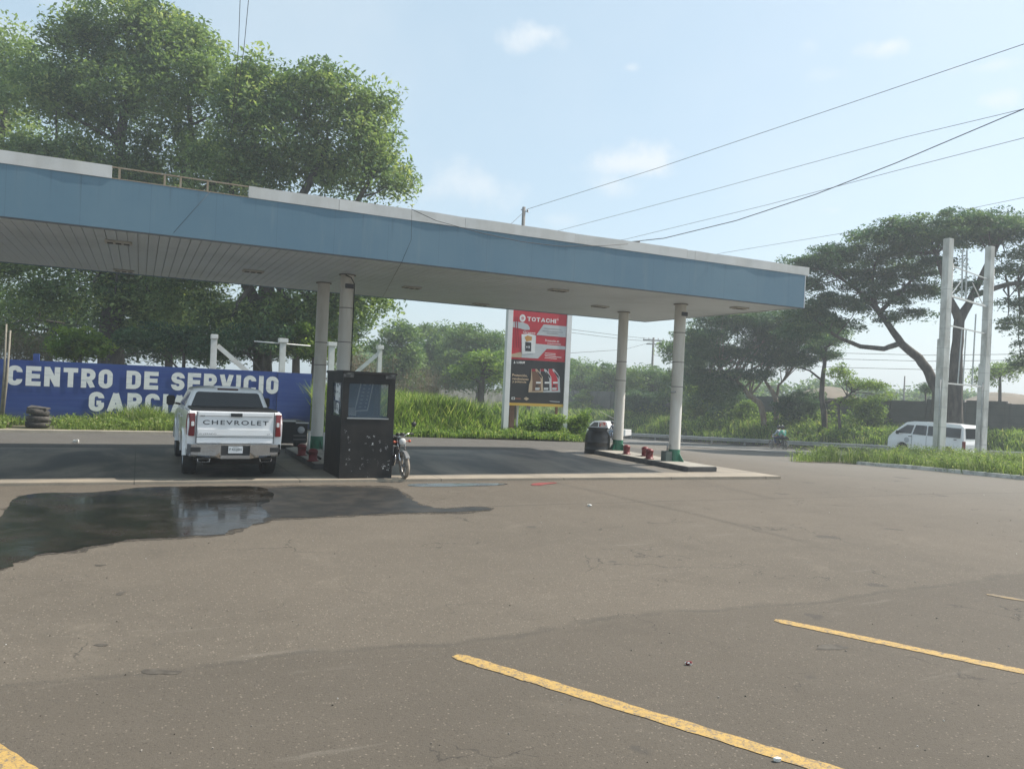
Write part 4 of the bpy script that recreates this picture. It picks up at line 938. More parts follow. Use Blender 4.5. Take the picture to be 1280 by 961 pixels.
# ================================================================ VEHICLES
def arcpts(cy, cz, r, a0, a1, n=9): return [(cy+r*math.cos(R(a0+(a1-a0)*i/n)), cz+r*math.sin(R(a0+(a1-a0)*i/n))) for i in range(n+1)]
def bodyshell(name, poly, wf, mat, par, bevel=.03, layers=1):
    mb = MB(); mb.prism(poly, -1, 1, lambda p, t: (t*wf(p[1], p[0]), p[0], p[1])); return mb.build(name, mat, par, bevel=bevel, seg=3)
def sideplate(name, poly, wf, mat, par, side, off=.006, th=.004):
    mb = MB(); vs = [(side*(wf(z, y)+off), y, z) for y, z in poly]; mb.add(vs, [tuple(range(len(vs)))]); return mb.build(name, mat, par, fixn=False)
def wheel(par, c, r, w, mrim, side):
    mb = MB(); mb.lathe([(r*.62, -w*.42), (r*.7, -w*.5), (r*.93, -w*.5), (r, -w*.36), (r, w*.36), (r*.93, w*.5), (r*.7, w*.5), (r*.62, w*.42)], n=32, axis='X')
    t = mb.build('tyre', rubber, None)
    wh = bpy.data.objects.new('wheel', None); COL.objects.link(wh); wh.parent = par; wh.location = c; t.parent = wh
    mb = MB(); s = side
    mb.lathe([(r*.63, s*w*.40), (r*.6, s*w*.44), (r*.55, s*w*.25), (r*.12, s*w*.33), (.001, s*w*.34)], n=32, axis='X')
    for k in range(6):
        a = k*math.pi/3; mb.bar((s*w*.36, 0, 0), (s*w*.40, math.cos(a)*r*.56, math.sin(a)*r*.56), r*.14, .02, up=(1, 0, 0))
    mb.build('rim', mrim, wh)
m_under = pm('underbody', (.012, .012, .012), .9)
# ---------------- white pickup (rear towards camera)
tk = thing('pickup_truck', W(1.87, 17.0, .045), 'white double cab pickup seen from behind under the canopy', 'pickup truck', PHI)
tk.scale = (.955, 1, .975)
def wt(z, y=0):
    if z > 1.15: w = 1.0-(z-1.15)*.10
    elif z > .8: w = 1.0+.015*math.sin((z-.8)/.35*3.14)
    else: w = .97+.03*(z-.5)/.3
    return w
RA, FA = 1.18, 4.82
prof = [(.14, .62), (.10, .9), (.08, 1.2), (.12, 1.42), (.2, 1.46), (1.82, 1.46), (1.9, 1.40), (4.2, 1.36), (4.4, 1.34), (5.5, 1.25), (5.78, 1.12), (5.84, .9), (5.84, .55)]
prof += arcpts(FA, .45, .52, 10, 170)+[(FA-.55, .48), (RA+.55, .48)]+arcpts(RA, .45, .52, 10, 170)+[(RA-.62, .60)]
bodyshell('body', prof, wt, carwhite, tk, .025)
mb = MB(); mb.bbox((-.8, .3, .38), (.8, 5.6, .62)); mb.bbox((-.62, .35, .3), (.62, .75, .5)); mb.tube([(-.7, RA, .43), (.7, RA, .43)], .07, 8); mb.lathe([(.001, -.15), (.14, -.1), (.16, 0), (.14, .1), (.001, .15)], (0, RA, .43), 12, 'X')
mb.bbox((-.93, RA-.52, .45), (.93, RA+.52, 1.0)); mb.bbox((-.93, FA-.52, .45), (.93, FA+.52, 1.0)); mb.build('underbody', m_under, tk)
# fender flares
for s in (-1, 1):
    for cy in (RA, FA):
        mb = MB(); inn = arcpts(cy, .45, .515, 2, 178, 14); out = arcpts(cy, .45, .60, 2, 178, 14)
        secs = []
        for (a, b_), (c, d_) in zip(inn, out): secs.append([(s*.95, a, b_), (s*1.045, a, b_), (s*1.04, (a+c)/2, (b_+d_)/2), (s*(wt(d_)-.004), c, d_)])
        mb.loft(secs, closed=True); mb.build('fender_flare', carwhite, tk)
# bed cover and rails
mb = MB(); mb.bbox((-.90, .2, 1.455), (.90, 1.8, 1.49)); mb.build('bed_cover', pm('bed_cover_vinyl', (.03, .03, .032), .6), tk, bevel=.01)
# greenhouse
def rr(y0, y1, w, z, c=.1):
    pts = []
    for (sx, yy, a0) in ((1, y1, 0), (-1, y1, 90), (-1, y0, 180), (1, y0, 270)):
        cx = sx*(w-c); cy = yy-(c if yy == y1 else -c)
        for k in range(4): a = R(a0+k*30); pts.append((cx+c*math.cos(a), cy+c*math.sin(a), z))
    return pts
mb = MB(); mb.loft([rr(1.86, 4.42, .955, 1.36, .08), rr(1.88, 4.25, .945, 1.46, .09), rr(2.0, 3.72, .81, 1.83, .1), rr(2.05, 3.6, .77, 1.885, .14), rr(2.2, 3.4, .6, 1.925, .2), rr(2.5, 3.1, .3, 1.94, .2)], smooth=False)
mb.build('cab', carwhite, tk, bevel=.0)
def gh(t, z): # half-width & rear y of greenhouse at z
    k = (z-1.46)/(1.83-1.46); return .945+(.81-.945)*k, 1.88+(2.0-1.88)*k, 4.25+(3.72-4.25)*k
def ghp(xf, z, rear=True):
    w, y0, y1 = gh(0, z); return (xf*w, (y0-.008) if rear else (y1+.008), z)
mb = MB(); mb.add([ghp(-.88, 1.475), ghp(.88, 1.475), ghp(.865, 1.79), ghp(.82, 1.815), ghp(-.82, 1.815), ghp(-.865, 1.79)], [(0, 1, 2, 3, 4, 5)]); mb.build('rear_window', darkglass, tk, fixn=False)
mb = MB(); mb.add([ghp(-.9, 1.44, False), ghp(.9, 1.44, False), ghp(.87, 1.81, False), ghp(-.87, 1.81, False)], [(3, 2, 1, 0)]); mb.build('windshield', darkglass, tk, fixn=False)
for s in (-1, 1):
    for (ya, yb, yc, yd) in ((2.1, 2.95, 2.9, 2.2), (3.05, 4.12, 3.62, 3.0)):
        z0, z1 = 1.47, 1.79; w0, w1 = gh(0, z0)[0]+.006, gh(0, z1)[0]+.006
        mb = MB(); mb.add([(s*w0, ya, z0), (s*w0, yb, z0), (s*w1, yc, z1), (s*w1, yd, z1)], [(0, 1, 2, 3)]); mb.build('side_window', darkglass, tk, fixn=False)
    for yy in (2.02, 3.02, 4.2):
        mb = MB(); mb.bbox((s*(wt(1)+.0025)-.002, yy-.006, .55), (s*(wt(1)+.0025)+.002, yy+.006, 1.3)); mb.build('door_gap', m_under, tk)
    for yy in (2.25, 3.25):
        mb = MB(); mb.bbox((s*1.01-.02, yy, 1.2), (s*1.01+.02, yy+.22, 1.235)); mb.build('door_handle', carwhite, tk, bevel=.008)
    mo = MB(); mo.bar((s*.93, 4.05, 1.42), (s*1.1, 4.0, 1.45), .07, .05); mo.box((s*1.19, 3.98, 1.52), (.2, .12, .25)); mo.build('side_mirror', black, tk, bevel=.025)
mb = MB(); mb.bbox((-.24, 2.02, 1.862), (.24, 2.1, 1.905)); mb.build('brake_lamp', pm('dark_red_lens', (.05, .012, .012), .2), tk, bevel=.01)
mb = MB(); mb.bbox((-.3, 2.15, 1.90), (.3, 2.6, 1.955)); mb.build('roof_antenna', carwhite, tk, bevel=.02)
# tailgate
mb = MB(); mb.bbox((-.80, .055, .78), (.80, .10, 1.455)); tg = mb.build('tailgate', carwhite, tk, bevel=.012)
mb = MB(); mb.bbox((-.78, .035, .94), (.78, .053, 1.08)); mb.bbox((-.78, .03, 1.36), (.78, .053, 1.44)); mb.build('pressing', carwhite, tg, bevel=.012)
mb = MB(); mb.bbox((-.80, .049, .905), (.80, .053, .915)); mb.build('shut_line', m_under, tg)
mb = MB()
for s in (-1, 1): mb.bbox((s*.805-.004, .052, .78), (s*.805+.004, .1, 1.45))
mb.build('shut_line', m_under, tg)
mb = MB(); mb.bbox((-.12, .02, 1.35), (.12, .04, 1.425)); mb.bbox((-.09, .015, 1.375), (.09, .022, 1.4)); mb.build('tailgate_handle', pm('handle_dark', (.03, .035, .04), .3), tg, bevel=.008)
M = Matrix.Translation((-.68, .048, 1.175))@Matrix.Rotation(R(90), 4, 'X')
m_ltd = pm('letter_dark', (.045, .055, .065), .35)
text_mesh('lettering', 'CHEVROLET', .095, m_ltd, tg, M, .01, 1.36, space=1.25)
text_mesh('trim_badge', 'SILVERADO', .028, m_ltd, tg, Matrix.Translation((-.76, .032, .965))@Matrix.Rotation(R(90), 4, 'X'), .0, .36)
text_mesh('trim_badge', 'LT', .028, m_ltd, tg, Matrix.Translation((.66, .032, .965))@Matrix.Rotation(R(90), 4, 'X'), .0, .06)
text_mesh('trim_badge', '4X4', .028, m_ltd, tg, Matrix.Translation((-.74, .028, 1.345))@Matrix.Rotation(R(90), 4, 'X'), .0, .09)
for s in (-1, 1):
    def q(x, y, z): return (s*x, y, z)
    mb = MB(); mb.loft([[q(.84, .05, .93), q(.955, .06, .93), q(1.0, .2, .95), q(.82, .2, .93)], [q(.84, .035, 1.12), q(.93, .045, 1.12), q(1.015, .22, 1.12), q(.82, .2, 1.12)], [q(.84, .035, 1.24), q(.93, .045, 1.25), q(1.01, .2, 1.25), q(.82, .2, 1.24)], [q(.84, .05, 1.41), q(.95, .06, 1.41), q(.99, .18, 1.40), q(.82, .2, 1.41)]])
    tl = mb.build('tail_light', redlens, tk, bevel=.008)
    mb = MB(); mb.bbox((s*.885-.03, .022, 1.14), (s*.885+.03, .036, 1.235)); mb.build('reversing_lens', whitelens, tl, bevel=.006)
# bumper
mb = MB(); mb.loft([[(-.98, .3, .52), (-.98, .3, .76), (-.97, .12, .76), (-.97, .12, .56)], [(-.93, .06, .5), (-.93, .06, .76), (-.9, .0, .76), (-.9, -.0, .54)], [(-.42, .02, .47), (-.42, .02, .76), (-.42, -.045, .76), (-.42, -.045, .52)], [(-.30, .02, .45), (-.30, .02, .76), (-.30, -.05, .76), (-.30, -.05, .60)]])
mb.loft([[(x*-1, y, z) for x, y, z in sec] for sec in ([(-.30, .02, .45), (-.30, .02, .76), (-.30, -.05, .76), (-.30, -.05, .60)], [(-.42, .02, .47), (-.42, .02, .76), (-.42, -.045, .76), (-.42, -.045, .52)], [(-.93, .06, .5), (-.93, .06, .76), (-.9, .0, .76), (-.9, 0, .54)], [(-.98, .3, .52), (-.98, .3, .76), (-.97, .12, .76), (-.97, .12, .56)])])
mb.bbox((-.30, -.045, .46), (.30, .03, .53)); mb.bbox((-.30, -.0, .735), (.30, .1, .765))
bu = mb.build('rear_bumper', chrome, tk, bevel=.01)
mb = MB(); mb.bbox((-.31, .0, .53), (.31, .06, .735)); 
for s in (-1, 1): mb.bbox((s*.82-.09, -.03, .60), (s*.82+.11, .3, .70))
mb.build('bumper_step', black, bu)
pl = MB(); pl.bbox((-.15, -.035, .575), (.15, -.028, .725)); pl = pl.build('licence_plate', pm('plate_white', (.72, .74, .76), .4), tk, bevel=.003)
text_mesh('lettering', 'P 423JBN', .07, m_ltd, pl, Matrix.Translation((-.125, -.037, .615))@Matrix.Rotation(R(90), 4, 'X'), .01, .25)
text_mesh('lettering', 'GUATEMALA', .018, m_ltd, pl, Matrix.Translation((-.06, -.037, .70))@Matrix.Rotation(R(90), 4, 'X'), .0, .12)
for x in (-.64, .64):
    mb = MB(); secs = []
    for yy, g_ in ((-.05, 1), (-.05, .86), (.2, .8)): secs.append([(x-.12*g_, yy, .43-.035*g_), (x+.12*g_, yy, .43-.035*g_), (x+.135*g_, yy, .43+.035*g_), (x-.135*g_, yy, .43+.035*g_)])
    mb.loft([[(x-.12, .25, .4), (x+.12, .25, .4), (x+.13, .25, .465), (x-.13, .25, .465)]]+secs, caps=False); mb.build('exhaust_tip', chrome, tk)
for cy in (RA, FA):
    for s in (-1, 1): wheel(tk, (s*.86, cy, .415), .415, .29, chrome, s)
for s in (-1, 1):
    mb = MB(); mb.bbox((s*.75-.2, 5.78, .95), (s*.75+.2, 5.86, 1.12)); mb.build('headlight', whitelens, tk, bevel=.01)
mb = MB(); mb.bbox((-.55, 5.8, .6), (.55, 5.87, 1.1)); mb.build('grille', black, tk, bevel=.01)
# ---------------- white van
vn = thing('van', W(42.1, 27.6, ter(42, 28)+.012), 'white passenger van driving on the highway behind the two concrete posts', 'van', PHI)
def wv(z, y=0): return .86-(max(0, z-1.0))*.13
R2, F2 = .98, 3.85
prof = [(.02, .42), (0, .9), (.05, 1.1), (.14, 1.85), (.3, 1.97), (1.5, 2.03), (3.2, 2.01), (3.7, 1.93), (4.55, 1.27), (4.78, 1.02), (4.85, .8), (4.85, .4), (F2+.5, .3)]+arcpts(F2, .33, .4, 5, 175)+[(R2+.5, .28)]+arcpts(R2, .33, .4, 5, 175)+[(.3, .32)]
bodyshell('body', prof, wv, carwhite, vn, .03)
mb = MB(); mb.bbox((-.7, .3, .22), (.7, 4.6, .5)); mb.bbox((-.78, R2-.4, .3), (.78, R2+.4, .8)); mb.bbox((-.78, F2-.4, .3), (.78, F2+.4, .8)); mb.build('underbody', m_under, vn)
for s in (-1, 1):
    for pl_ in ([(.25, 1.25), (.25, 1.78), (1.35, 1.8), (1.35, 1.24)], [(1.45, 1.24), (1.45, 1.8), (2.25, 1.8), (2.25, 1.24)], [(2.33, 1.24), (2.33, 1.8), (3.05, 1.8), (3.2, 1.26)], [(3.3, 1.28), (3.15, 1.78), (3.62, 1.78), (4.38, 1.27)]):
        sideplate('side_window', pl_, wv, tint_glass, vn, s)
    for (y, z, l) in ((3.25, 1.1, .2), (.45, 1.12, .16)): 
        mb = MB(); mb.bbox((s*.868-.012, y, z), (s*.868+.012, y+l, z+.04)); mb.build('door_handle', black, vn)
    mb = MB(); mb.bbox((s*.868-.003, 3.22, .45), (s*.868+.003, 3.235, 1.22)); mb.bbox((s*.868-.003, 2.28, .4), (s*.868+.003, 2.295, 1.2)); mb.build('door_gap', m_under, vn)
    mb = MB(); mb.box((s*.98, 4.1, 1.3), (.16, .1, .22)); mb.bar((s*.83, 4.1, 1.25), (s*.95, 4.1, 1.28), .03); mb.build('side_mirror', black, vn, bevel=.02)
    mb = MB(); mb.bbox((s*.8-.06, -.02, .62), (s*.8+.06, .12, 1.08)); mb.build('tail_light', redlens, vn, bevel=.01)
    mb = MB(); mb.bbox((s*.62-.18, 4.74, .72), (s*.62+.18, 4.87, .92)); mb.build('headlight', whitelens, vn, bevel=.02)
mb = MB(); mb.add([(-.62, .052, 1.22), (.62, .052, 1.22), (.6, .125, 1.8), (-.6, .125, 1.8)], [(0, 1, 2, 3)]); mb.build('rear_window', tint_glass, vn, fixn=False)
mb = MB(); mb.add([(-.74, 4.49, 1.32), (.74, 4.49, 1.32), (.68, 3.79, 1.87), (-.68, 3.79, 1.87)], [(0, 3, 2, 1)]); mb.build('windshield', tint_glass, vn, fixn=False)
mb = MB(); mb.lathe([(.001, 0), (.17, 0)], n=16, axis='X'); o = mb.build('door_emblem', pm('emblem_grey', (.5, .52, .54), .5, c2=(.35, .37, .4), scale=9), vn, loc=(-.872, 3.55, .88))
mb = MB(); mb.bbox((-.8, -.05, .35), (.8, .1, .5)); mb.build('rear_bumper', pm('bumper_grey', (.5, .5, .5), .5), vn, bevel=.02)
for cy in (R2, F2):
    for s in (-1, 1): wheel(vn, (s*.75, cy, .33), .33, .2, steel, s)
# ---------------- far white pickup turning, with a plank
pf = D(760, 530, 72); zf = terp(pf)+.02
pk = thing('pickup_truck', (pf.x-.45, pf.y, zf), 'small distant white pickup with red sticker behind the black barrel', 'pickup truck', math.atan2(-.8, -.6)+.0)
pk.rotation_euler.z = R(62)
def wk(z, y=0): return .85-(max(0, z-1.0))*.2
prof = [(-2.5, .5), (-2.5, 1.05), (-.9, 1.05), (-.8, 1.1), (-.65, 1.62), (-.4, 1.7), (.5, 1.7), (.75, 1.62), (1.25, 1.1), (2.3, .98), (2.5, .8), (2.5, .4)]+arcpts(1.6, .35, .42, 5, 175)+arcpts(-1.5, .35, .42, 5, 175)+[(-2.3, .45)]
bodyshell('body', prof, wk, carwhite, pk, .03)
for s in (-1, 1):
    sideplate('side_window', [(-.6, 1.12), (-.5, 1.55), (.1, 1.58), (.1, 1.12)], wk, tint_glass, pk, s); sideplate('side_window', [(.18, 1.12), (.18, 1.58), (.6, 1.56), (1.05, 1.12)], wk, tint_glass, pk, s)
    mb = MB(); mb.bbox((s*.84-.02, -2.1, .62), (s*.84+.03, -.9, .95)); mb.build('side_rack', carwhite, pk)
    mb = MB(); mb.bbox((s*.86-.01, -.55, 1.12), (s*.86+.02, .0, 1.6)); mb.bbox((s*.86-.01, -.6, .8), (s*.86+.01, 0, 1.1)); mb.build('red_sticker', pm('sticker_red', (.55, .06, .04), .5, c2=(.6, .5, .45), scale=5, lo=.5, hi=.55, var=1), pk)
for cy in (-1.5, 1.6):
    for s in (-1, 1): wheel(pk, (s*.75, cy, .34), .34, .2, steel, s)
mb = MB(); mb.add([(-.62, 1.23, 1.12), (.62, 1.23, 1.12), (.55, .8, 1.58), (-.55, .8, 1.58)], [(0, 1, 2, 3)]); mb.build('windshield', tint_glass, pk, fixn=False)
a = D(750, 514, 70.5); b_ = D(777, 528, 70.5); mb = MB(); mb.bar(a, b_, .16, .06); o = mb.build('plank', pm('pale_plank', (.6, .56, .48), .7)); tag(o, 'long pale plank sloping up from the distant white pickup', 'plank')
# ---------------- motorcycles
def motorcycle(loc, rz, label, tankmat, lean=0, s=1.):
    t = thing('motorcycle', loc, label, 'motorcycle', rz); t.rotation_euler = (0, lean, rz); t.scale = (s, s, s)   # forward = +Y
    for nm, cy in (('front_wheel', .64), ('rear_wheel', -.62)):
        w = bpy.data.objects.new(nm, None); COL.objects.link(w); w.parent = t; w.location = (0, cy, .3)
        mb = MB(); mb.lathe([(.235, -.03), (.25, -.045), (.28, -.045), (.3, -.015), (.302, 0), (.3, .015), (.28, .045), (.25, .045), (.235, .03)], n=36, axis='X'); mb.build('tyre', pm('dusty_tyre', (.30, .26, .21), .9, c2=(.12, .10, .085), scale=10, var=.8), w)
        mb = MB(); mb.lathe([(.238, -.025), (.225, -.02), (.225, .02), (.238, .025)], n=32, axis='X'); mb.lathe([(.001, -.05), (.045, -.045), (.045, .045), (.001, .05)], n=12, axis='X')
        for k in range(6): a = k*math.pi/3; mb.bar((0, 0, 0), (0, math.cos(a)*.23, math.sin(a)*.23), .03, .02, up=(1, 0, 0))
        mb.build('rim', pm('alloy_grey', (.18, .18, .18), .4, .6), w)
        if cy > 0: mb = MB(); mb.lathe([(.06, -.065), (.12, -.065), (.12, -.058), (.06, -.058)], n=20, axis='X'); mb.build('brake_disc', steel, w)
    for sx in (-1, 1):
        mb = MB(); mb.tube([(sx*.085, .64, .3), (sx*.085, .5, .66)], .027, 8); mb.tube([(sx*.085, .5, .66), (sx*.085, .40, .93)], .019, 8); mb.build('fork_leg', chrome, t)
        mb = MB(); mb.lathe([(.001, -.02), (.05, -.018), (.06, 0), (.055, .012), (.001, .014)], (sx*.36, .36, 1.24), 16, 'Y'); mb.tube([(sx*.28, .33, 1.03), (sx*.32, .35, 1.12), (sx*.36, .36, 1.22)], .007, 6); mb.build('mirror', black, t)
        mb = MB(); mb.lathe([(.001, .04), (.03, .03), (.035, 0), (.02, -.03)], (sx*.19, .5, .86), 12, 'Y'); mb.tube([(0, .48, .86), (sx*.17, .49, .86)], .01, 6); mb.build('indicator', pm('amber_lens', (.45, .08, .03), .3), t)
    mb = MB(); pts = arcpts(.64, .3, .335, 35, 150, 8); secs = [[(-.055, a, b_), (-.04, a, b_+.02), (.04, a, b_+.02), (.055, a, b_)] for a, b_ in pts]; mb.loft(secs); mb.build('front_fender', pm('fender_grey', (.2, .2, .2), .35), t)
    mb = MB(); pts = arcpts(-.62, .3, .345, 20, 135, 8); secs = [[(-.06, a, b_), (-.045, a, b_+.02), (.045, a, b_+.02), (.06, a, b_)] for a, b_ in pts]; mb.loft(secs); mb.build('rear_fender', black, t)
    mb = MB(); mb.lathe([(.001, .085), (.06, .08), (.085, .055), (.085, .04)], (0, .5, .86), 20, 'Y'); mb.build('headlight_lens', pm('lamp_glass', (.6, .6, .58), .08, c2=(.3, .3, .3), scale=12), t)
    mb = MB(); mb.lathe([(.09, .05), (.095, .03), (.085, -.04), (.04, -.08), (.001, -.085)], (0, .5, .86), 20, 'Y'); mb.build('headlight_shell', chrome, t)
    mb = MB(); mb.tube([(-.36, .26, 1.0), (-.22, .36, 1.03), (-.1, .39, .98), (.1, .39, .98), (.22, .36, 1.03), (.36, .26, 1.0)], .013, 8); mb.build('handlebar', chrome, t)
    mb = MB(); 
    for sx in (-1, 1): mb.tube([(sx*.26, .33, 1.02), (sx*.37, .25, 1.0)], .02, 8); mb.tube([(sx*.2, .40, 1.03), (sx*.36, .33, 1.0)], .006, 5)
    mb.lathe([(.001, 0), (.05, 0), (.055, .05), (.001, .06)], (-.05, .4, 1.0), 14); mb.lathe([(.001, 0), (.05, 0), (.055, .05), (.001, .06)], (.06, .4, 1.0), 14); mb.build('controls', black, t)
    mb = MB(); S = []
    for y, w, h, z in ((.34, .04, .05, .84), (.28, .1, .09, .84), (.1, .14, .12, .84), (-.08, .11, .1, .82), (-.16, .06, .05, .79)): S.append([(w*math.cos(a*.785), y, z+h*math.sin(a*.785)) for a in range(8)])
    mb.loft(S, smooth=True); mb.build('fuel_tank', tankmat, t)
    mb = MB(); S = []
    for y, w, z in ((-.1, .07, .80), (-.2, .12, .81), (-.45, .13, .80), (-.75, .12, .85), (-.92, .07, .88)): S.append([(-w, y, z-.05), (-w, y, z+.0), (-w*.8, y, z+.03), (w*.8, y, z+.03), (w, y, z), (w, y, z-.05)])
    mb.loft(S); mb.build('seat', black, t, bevel=.01)
    mb = MB(); mb.tube([(0, .38, .9), (0, .3, .7), (0, .22, .4), (0, -.2, .32), (0, -.3, .5), (0, -.25, .75)], .022, 8); mb.tube([(0, .32, .8), (0, -.25, .75), (0, -.85, .8)], .02, 8)
    for sx in (-1, 1): mb.tube([(sx*.09, -.15, .35), (sx*.09, -.62, .3)], .02, 8); mb.tube([(sx*.1, -.6, .32), (sx*.1, -.52, .75)], .022, 8)
    mb.build('frame', black, t)
    mb = MB(); mb.box((0, .02, .4), (.24, .36, .2)); mb.tube([(0, .06, .45), (0, .14, .68)], .075, 10); mb.lathe([(.001, -.14), (.09, -.13), (.1, -.1), (.1, .1), (.09, .13), (.001, .14)], (0, -.05, .4), 16, 'X'); mb.build('engine', pm('engine_grey', (.12, .12, .125), .5, .5, c2=(.05, .05, .05), scale=8), t, bevel=.01)
    mb = MB(); mb.tube([(.06, .16, .55), (.09, .26, .45), (.1, .2, .28), (.12, -.2, .24), (.13, -.5, .28), (.13, -.85, .36)], [.02, .02, .022, .025, .04, .042], 10); mb.build('exhaust', chrome, t)
    mb = MB(); mb.bbox((-.05, -.97, .74), (.05, -.9, .8)); mb.build('tail_light', redlens, t, bevel=.01)
    mb = MB(); mb.tube([(-.08, -.05, .28), (-.2, -.1, .14), (-.23, -.12, .01)], .01, 6); mb.tube([(-.2, .02, .3), (.2, .02, .3)], .012, 6); mb.build('foot_pegs', black, t)
    return t
mp_ = P(499.5, 600, .0); ang = math.atan2(U[1], U[0])
# front wheel touches at mp_; the bike stands pointing to the camera, turned a little to its left
dirv = (Vector((.5, -1, 0))).normalized(); rz = math.atan2(dirv.y, dirv.x)-math.pi/2
ctr = mp_-dirv*.64*.97+Vector((.11, 0, 0))
motorcycle((ctr.x, ctr.y, .045), rz, 'black parked motorcycle with round headlight beside the black kiosk', pm('tank_black', (.02, .02, .022), .2, coat=.6), lean=.07, s=.97)
# ---------------- people on motorcycles
def skinfig(name, chain, edges, mat, parent, root=0):
    me = bpy.data.meshes.new(name); me.from_pydata([c[0] for c in chain], edges, []); me.materials.append(mat)
    o = bpy.data.objects.new(name, me); COL.objects.link(o)
    m = o.modifiers.new('Skin', 'SKIN'); s = o.modifiers.new('Sub', 'SUBSURF'); s.levels = s.render_levels = 2
    for i, c in enumerate(chain):
        r = c[1]; me.skin_vertices[0].data[i].radius = (r, r) if not isinstance(r, tuple) else r
        me.skin_vertices[0].data[i].use_root = (i == root)
    dg = bpy.context.evaluated_depsgraph_get(); nm = bpy.data.meshes.new_from_object(o.evaluated_get(dg)); o.modifiers.clear(); o.data = nm; nm.name = name
    for p in nm.polygons: p.use_smooth = True
    o.parent = parent; return o
skin_m = pm('skin', (.25, .14, .09), .6, c2=(.22, .12, .08)); jeans = pm('jeans', (.035, .06, .13), .8, c2=(.02, .035, .08), scale=12)
def rider(loc, rz, label, shirt, trouser, y0=-.15, helmet=None, arms=True, hairc=(.012, .01, .009)):
    t = thing('person', loc, label, 'person', rz)                     # forward = +Y, sits at z ~.84
    hp = (0, y0, .92); ch = (0, y0+.16, 1.24); nk = (0, y0+.20, 1.42); hd = (0, y0+.25, 1.53)
    ch_ = [(hp, (.13, .1)), ((0, y0+.07, 1.08), (.13, .1)), (ch, (.16, .11)), (nk, .055), (hd, .085), ((0, y0+.25, 1.62), .075)]
    ed = [(0, 1), (1, 2), (2, 3), (3, 4), (4, 5)]
    for s in (-1, 1):
        b0 = len(ch_); kn = (s*.2, y0+.42, .78); an = (s*.17, y0+.2, .36); ft = (s*.17, y0+.36, .30)
        ch_ += [((s*.1, y0+.03, .86), .09), (kn, .062), (an, .04), (ft, .035)]; ed += [(0, b0), (b0, b0+1), (b0+1, b0+2), (b0+2, b0+3)]
        b1 = len(ch_); hand = (s*.33, y0+.5, 1.02) if arms else (s*.14, y0+.4, .98); el = (s*.32, y0+.22, 1.08)
        ch_ += [((s*.19, y0+.16, 1.33), .06), (el, .043), (hand, .032), ((hand[0]-s*.01, hand[1]+.08, hand[2]), .025)]; ed += [(2, b1), (b1, b1+1), (b1+1, b1+2), (b1+2, b1+3)]
    skinfig('body', ch_, ed, skin_m, t)
    sh = [(hp, (.15, .115)), ((0, y0+.07, 1.08), (.15, .115)), (ch, (.185, .125)), ((0, y0+.19, 1.38), .08)]; se = [(0, 1), (1, 2), (2, 3)]
    for s in (-1, 1):
        k = len(sh); el = (s*.32, y0+.22, 1.08); hand = (s*.33, y0+.46, 1.03) if arms else (s*.14, y0+.36, .99); sh += [((s*.19, y0+.16, 1.33), .075), (el, .058), (hand, .045)]; se += [(2, k), (k, k+1), (k+1, k+2)]
    skinfig('shirt', sh, se, shirt, t)
    tr_ = [(hp, (.15, .12))]; te = []
    for s in (-1, 1): k = len(tr_); tr_ += [((s*.1, y0+.03, .86), .105), ((s*.2, y0+.42, .78), .078), ((s*.17, y0+.22, .40), .055)]; te += [(0, k), (k, k+1), (k+1, k+2)]
    skinfig('trousers', tr_, te, trouser, t)
    mb = MB(); hc = Vector((0, y0+.24, 1.585)); n = 14
    if helmet: mb.lathe([(.12, -.1), (.135, -.04), (.135, .03), (.11, .1), (.06, .14), (.001, .15)], hc, n); mb.build('helmet', helmet, t)
    else: mb.lathe([(.1, -.03), (.105, .03), (.085, .085), (.04, .115), (.001, .12)], hc+Vector((0, -.015, 0)), n); mb.build('hair', pm('dark_hair', hairc, .7), t)
    mb = MB(); mb.lathe([(.001, 0), (.014, .004), (.001, .03)], hc+Vector((0, .085, -.04)), 8, 'Y')
    for s in (-1, 1): mb.lathe([(.001, .0), (.012, .002), (.001, .006)], hc+Vector((s*.035, .085, -.01)), 8, 'Y'); mb.lathe([(.001, -.01), (.03, 0), (.001, .01)], hc+Vector((s*.09, 0, -.03)), 8, 'X')
    mb.bbox((hc.x-.025, hc.y+.07, hc.z-.085), (hc.x+.025, hc.y+.083, hc.z-.078)); mb.build('face', skin_m, t)
    for s in (-1, 1):
        for k in range(4):
            h0 = Vector((s*.32+s*(k-1.5)*.018, y0+(.57 if arms else .46), 1.02 if arms else .98)); mb = MB(); mb.tube([h0, h0+Vector((0, .035, -.015)), h0+Vector((0, .03, -.045))], .008, 5); mb.build('finger', skin_m, t)
    return t
helm = pm('helmet_black', (.015, .015, .017), .2, coat=.5)
rl = W(41.3, 41.4, ter(41.3, 41.6)+.03)
motorcycle(rl, PHI, 'small red motorcycle carrying two people along the guardrail', redpaint)
rider(rl, PHI, 'rider in pale grey shirt and black helmet steering the red motorcycle', pm('shirt_grey', (.42, .47, .52), .8, c2=(.3, .34, .4), scale=8), jeans, -.2, helm)
rider(rl, PHI, 'passenger in green and white shirt sitting behind the grey-shirted rider', pm('shirt_green', (.08, .38, .26), .8, c2=(.6, .68, .64), scale=3.5, lo=.5, hi=.6, var=1), pm('trousers_dark', (.02, .02, .025), .8), -.58, helm, arms=False)
rl2 = D(765, 546, 66); rl2.z = terp(rl2)+.03
motorcycle(rl2, PHI+.5, 'distant dark motorcycle between the black barrel and the far column', black)
rider(rl2, PHI+.5, 'distant rider in blue jeans and dark shirt behind the black barrel', pm('shirt_dark', (.05, .06, .09), .8, c2=(.2, .25, .32), scale=9), pm('jeans_light', (.16, .24, .36), .8), -.2, helm)
